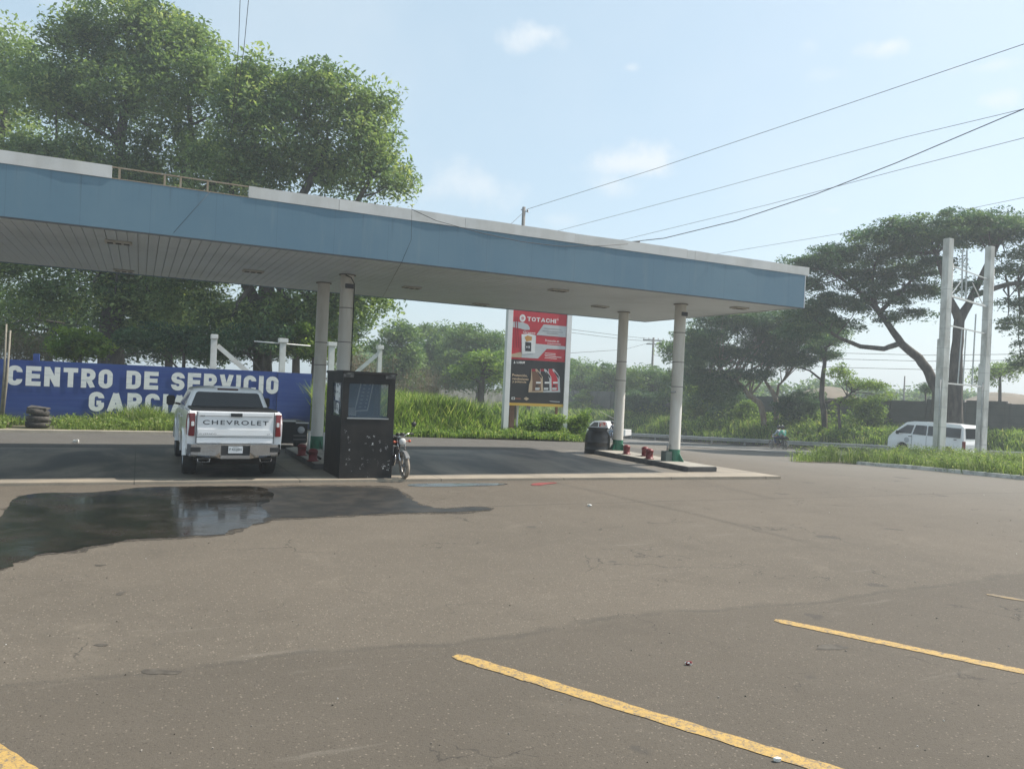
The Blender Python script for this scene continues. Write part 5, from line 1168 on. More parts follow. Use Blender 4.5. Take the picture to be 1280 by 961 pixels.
# ================================================================ VEGETATION
DENS = 13.0
def leafquads(cent, size, up=.5, asp=.5, droop=0.):
    """cent (N,3), size (N,) -> (N*4,3) rhombic leaves with mostly upward normals"""
    n = len(cent); nr = rng.normal(size=(n, 3)); nr[:, 2] = np.abs(nr[:, 2])+up; nr /= np.linalg.norm(nr, axis=1, keepdims=True)
    t = rng.normal(size=(n, 3)); t -= nr*(t*nr).sum(1, keepdims=True); t /= np.linalg.norm(t, axis=1, keepdims=True)
    b = np.cross(nr, t); s = size[:, None]
    v = np.empty((n, 4, 3)); v[:, 0] = cent-t*s*.5; v[:, 1] = cent+b*s*asp*.5; v[:, 2] = cent+t*s*.5; v[:, 3] = cent-b*s*asp*.5
    if droop: v[:, 0, 2] -= size*droop; v[:, 2, 2] -= size*droop
    return v.reshape(-1, 3)
def ellclumps(c, r, k, shell=.72, bottom=-.5):
    """k clump centres spread in an ellipsoid, mostly near its surface"""
    d = rng.normal(size=(k, 3)); d /= np.linalg.norm(d, axis=1, keepdims=True); d[:, 2] = np.where(d[:, 2] < bottom, -d[:, 2]*.6, d[:, 2])
    rad = shell+(1.02-shell)*rng.random((k, 1)); inner = rng.random((k, 1)) < .2; rad = np.where(inner, rng.random((k, 1))*.7, rad)
    return np.array(c)+d*rad*np.array(r)
def tree(name, label, cat, base, trunk, crown, lm, bm, clump=1.0, per=60, leaf=.2, dens=1.0, group=None, trunk_r=.3, flat=.6, limbs=14, lift=0, dome=.3, yfac=1.0, up=.5, bare=False):
    """trunk: list of (x,y,z,r) paths; crown: ellipsoids ((x,y,z),(rx,ry,rz))"""
    t = thing(name, base, label, cat, 0, group); B = np.array(base)
    cl = []
    for c, r in crown:
        vol = (r[0]*r[1]+r[0]*r[2]+r[1]*r[2])/3
        k = max(6, int(dens*DENS*vol/(clump*clump))); cl.append(ellclumps(c, r, k))
    cl = np.vstack(cl) if cl else np.zeros((0, 3)); n = len(cl)
    if not bare:
        rad = clump*(.55+.75*rng.random(n)); ct = rng.random(n)
        cent = np.repeat(cl, per, 0); d = rng.normal(size=(n*per, 3)); d /= np.linalg.norm(d, axis=1, keepdims=True); d[:, 2] *= flat
        d[:, 2] = np.where(rng.random(n*per) < dome, np.abs(d[:, 2]), d[:, 2])
        rr_ = np.repeat(rad, per)[:, None]*rng.random((n*per, 1))**.3
        cent = cent+d*rr_
        if lift: cent[:, 2] += -lift*((cent[:, 0]-np.repeat(cl[:, 0], per))**2+(cent[:, 1]-np.repeat(cl[:, 1], per))**2)/clump
        v = leafquads(cent-B, leaf*(.6+.8*rng.random(n*per)), up=up, asp=.42, droop=.08)
        tint = np.clip(np.repeat(ct, per)*.72+rng.random(n*per)*.32, 0, 1)
        rawmesh('crown', v, 4, lm, tint, t)
    mb = MB(); Bv = Vector(base); ends = []
    for path in trunk:
        pts = [Vector(p[:3])-Bv for p in path]; rs2 = [p[3] for p in path]
        P2 = []; R2_ = []
        for i in range(len(pts)-1):
            for q in range(3): f = q/3; P2.append(pts[i].lerp(pts[i+1], f)+Vector((random.uniform(-1, 1), random.uniform(-1, 1), 0))*rs2[i]*.18*(1 if i+q else 0)); R2_.append(rs2[i]*(1-f)+rs2[i+1]*f)
        P2.append(pts[-1]); R2_.append(rs2[-1]); mb.tube(P2, R2_, 9); ends += [(P2[j], R2_[j]) for j in range(len(P2)//2, len(P2))]
    if n:
        for c in cl[rng.choice(n, min(n, limbs*len(crown)//1 if limbs < 5 else limbs), replace=False)]:
            cv = Vector(c)-Bv; s, r0 = min(ends, key=lambda e: (e[0]-cv).length+random.random()*2)
            m1 = s.lerp(cv, .35)+Vector((random.uniform(-.4, .4), random.uniform(-.4, .4), random.uniform(0, .5)))*clump*.6; m2 = s.lerp(cv, .7)+Vector((random.uniform(-.4, .4), random.uniform(-.4, .4), random.uniform(-.1, .4)))*clump*.6
            r1 = min(r0*.55, .13*trunk_r/.3+.02); mb.tube([s, m1, m2, cv], [r1, r1*.7, r1*.42, r1*.15], 5)
    mb.build('trunk', bm, t, fixn=False); return t
bark = pm('bark', (.06, .053, .047), .9, c2=(.12, .105, .09), scale=4, var=1, bmp=.5, bscale=12, stretch=(1, 1, .3))
bark_pale = pm('bark_pale', (.24, .18, .13), .9, c2=(.34, .29, .23), scale=4, var=1, bmp=.4, bscale=12, stretch=(1, 1, .3))
lf_big = leafmat('leaf_big', (.085, .150, .068), (.23, .31, .13), (.46, .50, .22), .45)
lf_dark = leafmat('leaf_dark', (.040, .10, .058), (.10, .175, .085), (.24, .31, .13), .38)
lf_far = leafmat('leaf_far', (.060, .135, .050), (.17, .26, .09), (.19, .25, .07), .35)
lf_lime = leafmat('leaf_lime', (.09, .17, .03), (.2, .29, .05), (.34, .4, .09), .48)
lf_dry = leafmat('leaf_dry', (.11, .10, .055), (.18, .15, .09), (.1, .13, .05), .25)
lf_bush = leafmat('leaf_bush', (.085, .16, .04), (.22, .32, .075), (.38, .45, .13), .45)
gr_tall = leafmat('grass_tall', (.055, .10, .025), (.24, .35, .085), (.50, .50, .24), .5)
gr_short = leafmat('grass_short', (.10, .15, .04), (.22, .31, .085), (.44, .44, .24), .45)
def ell(px, py, rx, ry, Y, dy=None):
    c = D(px, py, Y); k = Y/F; return ((c.x, c.y+(random.uniform(-.5, .5)*rx*k*.6 if dy is None else dy), c.z), (rx*k, (rx*.5+ry*.5)*k, ry*k))
def tp_(pts, Y, rpx=None):                          # trunk path from picture measurements
    return [(*D(px, py, Y), r) for px, py, r in pts]
# --- the big trees behind the blue wall
YA = 45
def base_at(px, Y): q = D(px, 480, Y); return (q.x, q.y, terp(q))
bA = base_at(138, YA)
tree('shade_tree', 'tallest shade tree behind the word CENTRO, crown rising over the canopy roof', 'tree', bA,
     [[(bA[0], bA[1], -.3, .85), (*D(140, 430, YA), .68), (*D(143, 350, YA), .55), (*D(160, 270, YA), .42), (*D(150, 180, YA), .3), (*D(165, 90, YA), .15)], [(*D(142, 370, YA), .4), (*D(100, 290, YA), .28), (*D(70, 200, YA), .16)], [(*D(143, 350, YA), .4), (*D(215, 280, YA), .28), (*D(240, 180, YA), .18), (*D(235, 110, YA), .1)]],
     [ell(*a, YA) for a in ((170, 40, 75, 42), (120, 75, 60, 50), (225, 70, 55, 45), (260, 125, 65, 52), (60, 130, 65, 50), (160, 140, 90, 60), (225, 200, 80, 52), (120, 225, 90, 50), (45, 220, 60, 45), (200, 290, 85, 38), (90, 300, 75, 38), (150, 372, 95, 32), (60, 385, 50, 28), (20, 345, 45, 20), (110, 335, 60, 22), (200, 385, 50, 28), (175, 410, 45, 18), (210, 345, 60, 25), (20, 420, 30, 12), (120, 260, 60, 40), (170, 250, 60, 40), (250, 270, 50, 30))], lf_big, bark, clump=1.15, per=105, leaf=.27, dens=1.0, trunk_r=.6, limbs=34, flat=.8)
YB = 42
bB = base_at(330, YB)
tree('shade_tree', 'broad rounded shade tree right of the tallest one, ending above the middle of the canopy', 'tree', bB,
     [[(bB[0], bB[1], -.3, .6), (*D(328, 420, YB), .45), (*D(335, 330, YB), .38), (*D(370, 260, YB), .25), (*D(410, 180, YB), .13)], [(*D(330, 400, YB), .32), (*D(280, 300, YB), .25), (*D(300, 190, YB), .16), (*D(320, 120, YB), .1)], [(*D(335, 350, YB), .3), (*D(420, 300, YB), .2), (*D(465, 220, YB), .1)]],
     [ell(*a, YB) for a in ((325, 120, 50, 45), (345, 175, 70, 55), (400, 130, 52, 42), (450, 160, 52, 48), (470, 220, 42, 48), (400, 215, 70, 48), (300, 230, 65, 50), (285, 335, 70, 30), (360, 330, 75, 40), (430, 300, 65, 45), (440, 385, 48, 38), (360, 395, 65, 28), (250, 390, 50, 25), (300, 410, 55, 22), (400, 425, 40, 20), (440, 345, 50, 28), (240, 355, 40, 22))], lf_big, bark, clump=1.1, per=105, leaf=.27, dens=1.0, trunk_r=.5, limbs=28, flat=.8)
YC = 49
bC = base_at(-60, YC)
tree('shade_tree', 'shade tree at the left edge, its crown cut off by the frame', 'tree', bC,
     [[(bC[0], bC[1], -.3, .6), (*D(-55, 400, YC), .45), (*D(-30, 300, YC), .35), (*D(0, 180, YC), .2)], [(*D(-55, 400, YC), .2), (*D(-10, 418, YC), .16), (*D(35, 398, YC), .1), (*D(80, 404, YC), .05)]],
     [ell(*a, YC) for a in ((10, 85, 55, 45), (-40, 110, 60, 50), (-10, 180, 70, 50), (30, 240, 55, 40), (-50, 270, 60, 50), (10, 330, 60, 25), (-70, 370, 50, 30))], lf_big, bark, clump=1.2, per=85, leaf=.29, dens=.8, trunk_r=.5, limbs=24, flat=.8)
for px, Y, els, lab in ((60, 60, ((20, 395, 60, 35), (90, 410, 60, 35), (-30, 420, 50, 40), (60, 440, 70, 25)), 'dark tree farther behind the left end of the blue wall'), (210, 62, ((190, 390, 60, 38), (240, 410, 60, 36), (150, 425, 50, 30), (210, 445, 80, 22)), 'dark tree farther behind the middle of the blue wall'), (370, 60, ((340, 395, 60, 36), (400, 400, 50, 36), (430, 425, 45, 30), (360, 440, 80, 22)), 'dark tree farther behind the right end of the blue wall')):
    b_ = base_at(px, Y); tree('backing_tree', lab, 'tree', b_, [[(b_[0], b_[1], -.3, .35), (*D(px, 440, Y), .28), (*D(px+5, 400, Y), .18)]], [ell(*a, Y) for a in els], leafmat('leaf_deep', (.03, .07, .028), (.07, .13, .045), (.15, .21, .07), .35), bark, clump=1.2, per=70, leaf=.32, dens=.75, trunk_r=.3, limbs=14)
# understorey behind the wall
bU = base_at(102, 38)
tree('shrub', 'bright lime green shrub rising behind the letters ENTRO of the blue wall', 'shrub', bU, [[(bU[0], bU[1], -.2, .12), (*D(100, 430, 38), .06)]], [ell(*a, 38) for a in ((95, 430, 28, 22), (115, 440, 20, 16), (80, 445, 18, 12))], lf_lime, bark, clump=.5, per=70, leaf=.2, limbs=10, trunk_r=.1)
for i, (px, lab, els, lm, cl_) in enumerate(((230, 'dark green shrub mass behind the word DE of the blue wall', ((190, 430, 45, 26), (235, 435, 40, 26)), lf_dark, .7), (330, 'dark leafy shrub behind the letters VICIO of the blue wall', ((300, 432, 35, 24), (345, 428, 32, 24), (270, 445, 25, 15)), lf_dark, .7),
        (392, 'yellow green shrub beside the left rear canopy column', ((385, 420, 16, 18), (398, 440, 18, 20)), lf_lime, .45))):
    b_ = base_at(px, 40); tree('shrub', lab, 'shrub', b_, [[(b_[0], b_[1], -.2, .15), (*D(px, 440, 40), .07)]], [ell(*a, 40) for a in els], lm, bark, clump=cl_, per=70, leaf=.2, limbs=10, trunk_r=.12)
# dry brush
def brush(px, Y, w, h, n, lab, leafy=0):
    b_ = base_at(px, Y); t = thing('dry_brush', b_, lab, 'shrub'); mb = MB(); tips = []
    for i in range(n):
        a = Vector((random.gauss(0, w*.5), random.gauss(0, .8), 0)); top = a+Vector((random.gauss(0, w*.25), random.gauss(0, .5), h*random.uniform(.5, 1.05))); m_ = a.lerp(top, .5)+Vector((random.gauss(0, .2), random.gauss(0, .2), 0))
        mb.tube([a, m_, top], [.03, .02, .008], 4, cap=False); tips.append(top); 
        for k in range(3): e2 = m_.lerp(top, random.random()); mb.tube([e2, e2+Vector((random.gauss(0, .4), random.gauss(0, .4), random.uniform(.1, .6)))], [.012, .005], 3, cap=False); tips.append(e2)
    mb.build('twigs', pm('dry_twig', (.2, .165, .12), .9, c2=(.13, .1, .075)), t, fixn=False)
    c = np.array([tuple(p) for p in tips]); c = np.repeat(c, 26, 0)+rng.normal(size=(len(tips)*26, 3))*.28; rawmesh('leaves', leafquads(c, .06+.1*rng.random(len(c))), 4, lf_dry, rng.random(len(c)), t)
    return t
brush(30, 40, 1.6, 3.8, 60, 'bare brown brush behind the left end of the blue wall'); brush(452, 47, 1.6, 3.6, 50, 'dry brown brush above the black kiosk between two capped posts'); brush(532, 66, 1.8, 4.2, 50, 'dry brown brush in front of the mid distance trees')
# --- mid distance trees
far = [
 (505, 78, ((500, 425, 26, 22), (490, 450, 28, 26), (515, 450, 22, 22), (500, 475, 30, 20)), 'mid green tree just right of the big shade trees', lf_far),
 (545, 92, ((545, 425, 32, 22), (560, 450, 38, 28), (530, 455, 28, 24), (545, 478, 40, 20)), 'rounded distant tree left of the billboard', lf_far),
 (597, 84, ((590, 428, 34, 22), (615, 440, 26, 26), (580, 455, 36, 28), (612, 470, 25, 20), (590, 482, 40, 14)), 'tall distant tree directly left of the billboard', lf_far),
 (600, 66, ((605, 455, 24, 20), (628, 470, 20, 16), (585, 470, 18, 14)), 'lighter green tree with a crooked trunk beside the billboard', lf_bush),
 (728, 110, ((722, 470, 24, 22), (740, 480, 24, 22), (725, 500, 30, 20)), 'distant tree directly right of the billboard', lf_far),
 (765, 100, ((762, 473, 26, 18), (782, 478, 22, 18), (770, 500, 34, 18)), 'distant tree between the billboard and the far right column', lf_far),
 (812, 92, ((805, 476, 24, 18), (828, 478, 22, 18), (815, 502, 34, 18)), 'distant tree between the two right columns', lf_far),
 (868, 82, ((850, 450, 26, 28), (875, 440, 26, 26), (868, 475, 34, 20), (860, 500, 40, 20)), 'taller distant tree behind the near right column', lf_far),
 (660, 90, ((655, 450, 35, 30), (690, 462, 28, 22), (670, 490, 40, 20)), 'distant tree partly hidden by the billboard', lf_far)]
for px, Y, els, lab, lm in far:
    b_ = base_at(px, Y); top = els[0]
    tr_path = [[(b_[0], b_[1], b_[2]-.3, .35), (*D(px+2, 480, Y), .26), (*D(top[0], top[1]+8, Y), .12)]]
    tree('distant_tree' if Y > 70 else 'crooked_tree', lab, 'tree', b_, tr_path, [ell(*a, Y) for a in els], lm, bark, clump=1.15, per=80, leaf=.34, dens=.95, trunk_r=.3, limbs=16)
for px, py, Y, rx, ry, lab in ((590, 470, 125, 150, 40, 0), (800, 490, 130, 140, 22, 1)): pass
# hazy woods far away as one mass
cc = []
for i in range(70):
    px = random.uniform(440, 1290); Y = random.uniform(120, 150); hh = 462+(px-440)*.046+random.uniform(-9, 6)-(14 if px < 660 else 0)+(3 if px > 960 else 0); cc.append(ell(px, hh+8, 22, 15, Y, 0))
v_ = []; 
for c, r in cc:
    k = ellclumps(c, r, 16); q = np.repeat(k, 55, 0)+rng.normal(size=(16*55, 3))*np.array([1, 1, .7])*.9; v_.append(q)
q = np.vstack(v_); o = rawmesh('distant_woods', leafquads(q, .5+.5*rng.random(len(q))), 4, lf_far, rng.random(len(q))); tag(o, kind='stuff')
# --- right side: spreading umbrella tree
YS = 50
u_ = lambda px, py, rx, ry, dy=None: ell(px, py, rx, ry, YS, dy)
bS = base_at(1197, YS); bS = (bS[0], bS[1], terp(bS))
tree('rain_tree', 'huge umbrella-crowned tree behind the two concrete posts', 'tree', bS,
     [[(bS[0], bS[1], bS[2]-.3, .55), (*D(1194, 490, YS), .46), (*D(1195, 440, YS), .36), (*D(1199, 400, YS), .32), (*D(1215, 370, YS), .2), (*D(1235, 330, YS), .2), (*D(1250, 300, YS), .12)], [(*D(1199, 400, YS), .3), (*D(1185, 370, YS), .22), (*D(1175, 330, YS), .16), (*D(1160, 295, YS), .09)], [(*D(1215, 370, YS), .2), (*D(1260, 355, YS), .15), (*D(1300, 352, YS), .1)]],
     [u_(*a) for a in ((1175, 283, 48, 15), (1230, 280, 50, 14), (1285, 285, 50, 16), (1130, 290, 42, 14), (1205, 300, 50, 12), (1270, 305, 45, 12), (1200, 365, 22, 14), (1275, 385, 24, 10), (1268, 410, 22, 12), (1290, 430, 20, 14), (1285, 360, 20, 9), (1140, 312, 40, 12), (1165, 305, 50, 16), (1225, 292, 60, 16), (1180, 330, 25, 14), (1290, 325, 40, 12), (1110, 300, 40, 14), (1290, 455, 25, 14), (1262, 345, 30, 12), (1305, 400, 35, 20))], lf_dark, bark, clump=.75, per=105, leaf=.20, dens=.66, trunk_r=.3, limbs=40, flat=.62, up=.8, dome=.72)
YT = 53
w_ = lambda px, py, rx, ry, dy=None: ell(px, py, rx, ry, YT, dy)
bT = base_at(1172, YT)
tree('rain_tree', 'wide spreading tree whose limb leans left from behind the left concrete post', 'tree', bT,
     [[(bT[0], bT[1], terp(bT)-.3, .42), (*D(1172, 490, YT), .36), (*D(1163, 468, YT), .33), (*D(1148, 447, YT), .30), (*D(1127, 430, YT), .26), (*D(1112, 408, YT), .2), (*D(1095, 385, YT), .2), (*D(1075, 365, YT), .13), (*D(1040, 340, YT), .08)], [(*D(1125, 429, YT), .2), (*D(1105, 436, YT), .17), (*D(1075, 433, YT), .15), (*D(1045, 420, YT), .12), (*D(1020, 400, YT), .07)], [(*D(1100, 390, YT), .16), (*D(1125, 365, YT), .12), (*D(1150, 340, YT), .07)], [(*D(1095, 385, YT), .15), (*D(1090, 345, YT), .1), (*D(1100, 310, YT), .06)]],
     [w_(*a) for a in ((1010, 333, 34, 8), (1050, 320, 40, 12), (1090, 305, 42, 14), (1120, 330, 42, 14), (1060, 345, 45, 10), (1015, 362, 35, 12), (1050, 385, 38, 12), (1095, 378, 35, 11), (1140, 372, 30, 10), (1120, 400, 28, 8), (1010, 400, 35, 12), (1060, 408, 28, 8), (1145, 395, 18, 8), (1080, 362, 35, 9), (1035, 335, 40, 14), (1075, 325, 45, 16), (1110, 350, 45, 14), (1030, 385, 40, 16), (1000, 420, 30, 14), (1140, 345, 30, 16), (1155, 368, 25, 12))], lf_dark, bark, clump=.72, per=105, leaf=.20, dens=.66, trunk_r=.28, limbs=40, flat=.62, up=.8, dome=.72)
YD = 64.5
d_ = lambda px, py, rx, ry, dy=None: ell(px, py, rx, ry, YD, dy)
bD = base_at(954, YD)
tree('dark_tree', 'dark dense tree with a pale crooked trunk beyond the right end of the canopy', 'tree', bD,
     [[(*D(955, 535, YD), .26), (*D(953, 512, YD), .24), (*D(948, 502, YD), .25), (*D(938, 495, YD), .2), (*D(925, 480, YD), .18), (*D(912, 472, YD), .15), (*D(895, 455, YD), .1)]],
     [d_(*a) for a in ((880, 425, 36, 24), (925, 415, 42, 24), (965, 425, 38, 24), (900, 450, 36, 18), (945, 448, 42, 20), (885, 470, 26, 12), (980, 452, 26, 12), (920, 470, 25, 10), (900, 400, 35, 16), (950, 405, 40, 18), (870, 445, 25, 25), (875, 480, 30, 18), (905, 488, 26, 12), (940, 470, 26, 10), (985, 455, 26, 12), (890, 500, 26, 12))], lf_dark, bark_pale, clump=.85, per=90, leaf=.2, dens=1.05, trunk_r=.25, limbs=36, flat=.5)
bE = base_at(969, YD+1)
tree('dark_tree', 'forked pale-barked tree beside the crooked one, right of the canopy', 'tree', bE,
     [[(*D(971, 532, YD+1), .22), (*D(970, 500, YD+1), .2), (*D(966, 490, YD+1), .18), (*D(958, 478, YD+1), .13), (*D(950, 465, YD+1), .08)], [(*D(970, 500, YD+1), .14), (*D(973, 482, YD+1), .1), (*D(985, 470, YD+1), .06)]],
     [d_(*a) for a in ((985, 415, 30, 22), (1015, 430, 28, 18), (975, 440, 26, 14), (1030, 447, 16, 10), (1000, 400, 35, 20), (1040, 425, 25, 14), (990, 450, 30, 12), (1010, 412, 40, 20))], lf_dark, bark_pale, clump=.8, per=90, leaf=.2, trunk_r=.2, limbs=22, flat=.5)
bF = base_at(1032, 59)
tree('slim_tree', 'slim dark upright tree in front of the grey wall, between the motorcycle and the van', 'tree', bF,
     [[(*D(1032, 545, 59), .22), (*D(1027, 495, 59), .2), (*D(1029, 465, 59), .16), (*D(1033, 435, 59), .1)], [(*D(1027, 475, 59), .09), (*D(1012, 463, 59), .07), (*D(1000, 460, 59), .04)], [(*D(1030, 503, 59), .12), (*D(1045, 500, 59), .1), (*D(1070, 492, 59), .06)]],
     [ell(*a, 59) for a in ((1035, 428, 20, 10), (1015, 440, 16, 8), (1040, 445, 12, 8))], lf_dark, bark, clump=.55, per=60, leaf=.17, trunk_r=.14, limbs=14)
mb = MB(); mb.tube([D(1034, 540, 58.6), D(1033, 513, 58.8)], .05, 6); o = mb.build('stake', bark_pale); tag(o, 'short pale stake leaning on the slim dark tree', 'stake')
bG = base_at(1062, 57)
tree('small_tree', 'small pale green tree hanging over the grey wall right of the slim tree', 'tree', bG,
     [[(*D(1050, 540, 57), .12), (*D(1048, 505, 57), .1), (*D(1065, 490, 57), .07)]], [ell(*a, 57) for a in ((1052, 468, 18, 12), (1075, 482, 22, 9), (1098, 485, 14, 8), (1060, 505, 16, 10), (1108, 497, 10, 5))], lf_lime, bark, clump=.5, per=45, leaf=.17, dens=.7, trunk_r=.1, limbs=16)
bH = base_at(1252, 63)
tree('small_tree', 'pale hazy tree beyond the grey wall at the right edge', 'tree', bH, [[(bH[0], bH[1], -1.5, .2), (*D(1250, 470, 63), .1)]], [ell(*a, 63) for a in ((1245, 468, 25, 12), (1275, 462, 20, 14), (1225, 478, 14, 8))], lf_bush, bark, clump=.8, per=60, leaf=.2, trunk_r=.12)
bI = base_at(1160, 66)
tree('small_tree', 'small round dark tree peeking over the grey wall between slim tree and posts', 'tree', bI, [[(bI[0], bI[1], -1.5, .12), (*D(1157, 490, 66), .07)]], [ell(*a, 66) for a in ((1157, 488, 8, 8),)], lf_dark, bark, clump=.5, per=60, leaf=.2, trunk_r=.1, limbs=6)
# shrubs on the bank
def shrub(px, py, rx, ry, Y, lm, lab, cl_=.45, leaf=.15, cat='shrub', group=None):
    b_ = D(px, py+ry, Y); b_ = (b_.x, b_.y, terp(b_)); tree('shrub', lab, cat, b_, [[(b_[0], b_[1], b_[2]-.1, .06), (*D(px, py+ry*.3, Y), .03)]], [ell(px, py, rx, ry, Y), ell(px-rx*.3, py+ry*.9, rx*1.1, ry*.9, Y), ell(px+rx*.4, py+ry*1.1, rx, ry*.8, Y), ell(px+rx*random.uniform(-1, 1), py-ry*random.uniform(.2, .9), rx*.5, ry*.4, Y), ell(px+rx*random.uniform(-1.3, 1.3), py+ry*.3, rx*.6, ry*.5, Y)], lm, bark, clump=cl_, per=70, leaf=leaf, limbs=8, trunk_r=.08, group=group)
shrub(722, 533, 13, 15, 37, lf_bush, 'rounded green bush at the foot of the right billboard post', .35, .12)
shrub(690, 530, 16, 12, 36.5, lf_bush, 'low bush between the billboard posts near the right one', .35, .12)
shrub(660, 535, 14, 9, 36, lf_bush, 'low bush between the billboard posts near the left one', .35, .12)
for i, (px, py, rx, ry, Y, lab) in enumerate(((735, 500, 16, 12, 62, 'dark shrub behind the fence line right of the billboard'), (800, 500, 18, 10, 66, 'dark shrub between the two right columns'), (885, 500, 22, 16, 62, 'dark shrub right of the near column above the guardrail'), (915, 505, 18, 14, 60, 'dark shrub left of the crooked trunk'), (935, 515, 12, 12, 59, 'dark shrub touching the crooked trunk'), (1000, 505, 18, 14, 57, 'dark shrub between the pale trunks and the slim tree'), (1085, 510, 12, 12, 55, 'dark shrub against the grey wall right of the slim tree'))):
    if i: x_ = ray(px, py)[0]; Y = 49.2/(x_*U[0]+U[1])
    else: Y = 100
    shrub(px, py, rx*1.2, ry, Y, lf_dark if i % 2 else lf_bush, lab, .6, .2)
shrub(505, 520, 8, 12, 34.5, lf_bush, 'small leafy bush at the kiosk side edge of the tall grass', .35, .12)
# --- grasses (blades)
def blades(name, region, n, hfn, w, mat, lean=.35, clumpn=1, seg=2, base=0.0, hv=.35):
    """region: (u0,u1,v0,v1,test)"""
    u0, u1, v0, v1, test = region; pts = []
    while len(pts) < n:
        a, b_ = random.uniform(u0, u1), random.uniform(v0, v1)
        if test is None or test(a, b_): 
            for _ in range(clumpn): pts.append((a+random.gauss(0, .12), b_+random.gauss(0, .12)))
    pts = pts[:n]; V_ = np.empty((n, 8, 3)); T = rng.random(n)
    for i, (a, b_) in enumerate(pts):
        p = W(a, b_, ter(a, b_)+base); h = hfn(a, b_)*(1-hv+2*hv*random.random()); an = random.uniform(0, 6.283); dx, dy = math.cos(an), math.sin(an); L_ = h*lean*random.uniform(.2, 1.3); an2 = random.uniform(0, 3.14); wx, wy = math.cos(an2)*w/2, math.sin(an2)*w/2
        m0 = (p.x+dx*L_*.3, p.y+dy*L_*.3, p.z+h*.62); t0 = (p.x+dx*L_, p.y+dy*L_, p.z+h*(1-.12*lean*2))
        V_[i, 0] = (p.x-wx*.7, p.y-wy*.7, p.z-.03); V_[i, 1] = (p.x+wx*.7, p.y+wy*.7, p.z-.03); V_[i, 2] = (m0[0]+wx, m0[1]+wy, m0[2]); V_[i, 3] = (m0[0]-wx, m0[1]-wy, m0[2])
        V_[i, 4] = V_[i, 3]; V_[i, 5] = V_[i, 2]; V_[i, 6] = (t0[0]+wx*.15, t0[1]+wy*.15, t0[2]); V_[i, 7] = (t0[0]-wx*.15, t0[1]-wy*.15, t0[2])
    o = rawmesh(name, V_.reshape(-1, 3), 4, mat, np.repeat(T, 2)); tag(o, kind='stuff'); return o
fieldR = lambda a, b_: a < 18.0+max(0, (b_-30.2))*.62 and (a > 6.9 or b_ > 34.6)
def hf(a, b_):
    f = sm(b_, 30.6, 33.0) if a < 14.5 else sm(b_, 32.3, 34.5); return (.22+.1*math.sin(a*3))*(1-f)+f*(1.62-.065*max(0, a-8)+.18*math.sin(a*1.3+b_*.7)-.5*sm(a, 14.5, 16)*(1-sm(a, 30, 34)))
blades('tall_grass', (6.9, 26, 30.15, 42, fieldR), 26000, hf, .046, gr_tall, .4, 5)
blades('tall_grass', (6.9, 18, 30.1, 33.5, fieldR), 14000, hf, .036, gr_tall, .4, 5)
blades('tall_grass', (16, 37, 42, 72, lambda a, b_: a < 17.5+(b_-29)*.47), 14000, lambda a, b_: 1.4, .06, gr_tall, .4, 5)
# grass at the foot of the blue wall
def wl(a, b_): return (.5+.9*max(0, math.sin(a*1.1+b_*.8)*math.sin(a*.37+2)+.25))*.75*(.18+.5*sm(b_, 31.6, 33.2)+.12*math.sin(a*1.7))+.04
blades('wall_grass', (-14, 5.4, 31.2, 33.9, lambda a, b_: not (-4.1 < a < -2.5 and b_ < 33.5)), 17000, wl, .024, gr_short, .5, 6)
# bank beyond the guardrail
blades('bank_grass', (44.9, 51.6, 72, 112, None), 9000, lambda a, b_: 1.3, .09, gr_tall, .5, 6)
blades('bank_grass', (44.9, 51.6, 5, 75, None), 34000, lambda a, b_: .55+.35*math.sin(b_*.9)*math.sin(a*2+b_*.3)+.25*sm(b_, 40, 55), .05, gr_tall, .5, 6)
def lowcover(name, region, n, hfn, size, mat, per=9):
    u0, u1, v0, v1, test = region; C = []
    while len(C) < n:
        a, b_ = random.uniform(u0, u1), random.uniform(v0, v1)
        if test and not test(a, b_): continue
        h = hfn(a, b_); p = W(a, b_, ter(a, b_)); 
        for _ in range(per): C.append((p.x+random.gauss(0, .16), p.y+random.gauss(0, .16), p.z+h*random.random()**.7))
    C = np.array(C); o = rawmesh(name, leafquads(C, size*(.5+rng.random(len(C))), asp=.45), 4, mat, rng.random(len(C))); tag(o, kind='stuff')
lowcover('bank_undergrowth', (45.2, 51.4, 0, 112, None), 90000, lambda a, b_: (.45+1.1*max(0, math.sin(b_*.55+a)*math.sin(b_*.23+1.3))+.7*sm(a, 46, 50)*sm(b_, 36, 48))*(.45+.55*sm(b_, 34, 46)), .2, lf_bush, 12)
lowcover('wall_weeds', (-14, 4.5, 31.3, 33.7, lambda a, b_: not (-4.1 < a < -2.5 and b_ < 33.5)), 14000, lambda a, b_: .25+.22*math.sin(a*2.3)**2, .09, gr_short)
lowcover('field_weeds', (6.9, 19, 30.0, 32.2, fieldR), 16000, lambda a, b_: .12+.16*math.sin(a*2.9)**2, .09, lf_bush)
kin = [(a+.18, b_+.12) for a, b_ in KUV]
vp = kin+[(34, 6), (36.1, 6), (36.1, 28.5), (33, 27.6), (28, 25.6), (24.6, 24.0)]
def inpoly(x, y):
    c = False
    for i in range(len(vp)):
        x1, y1 = vp[i]; x2, y2 = vp[i-1]
        if (y1 > y) != (y2 > y) and x < (x2-x1)*(y-y1)/(y2-y1)+x1: c = not c
    return c
sheet('verge_soil', vp[:len(kin)]+[(34, 6), (36.2, 0), (36.2, 28.4), (33, 27.4), (28, 25.4), (24.6, 23.8)], m_dirt, .02)
def vh(a, b_): return (.12+.42*max(0, .45+math.sin(a*1.9+b_)*math.sin(b_*1.3+a*.6)))+.22*sm(a, 24, 29)
blades('verge_grass', (22.5, 36.2, 6, 27.6, inpoly), 30000, vh, .022, gr_short, .7, 7)
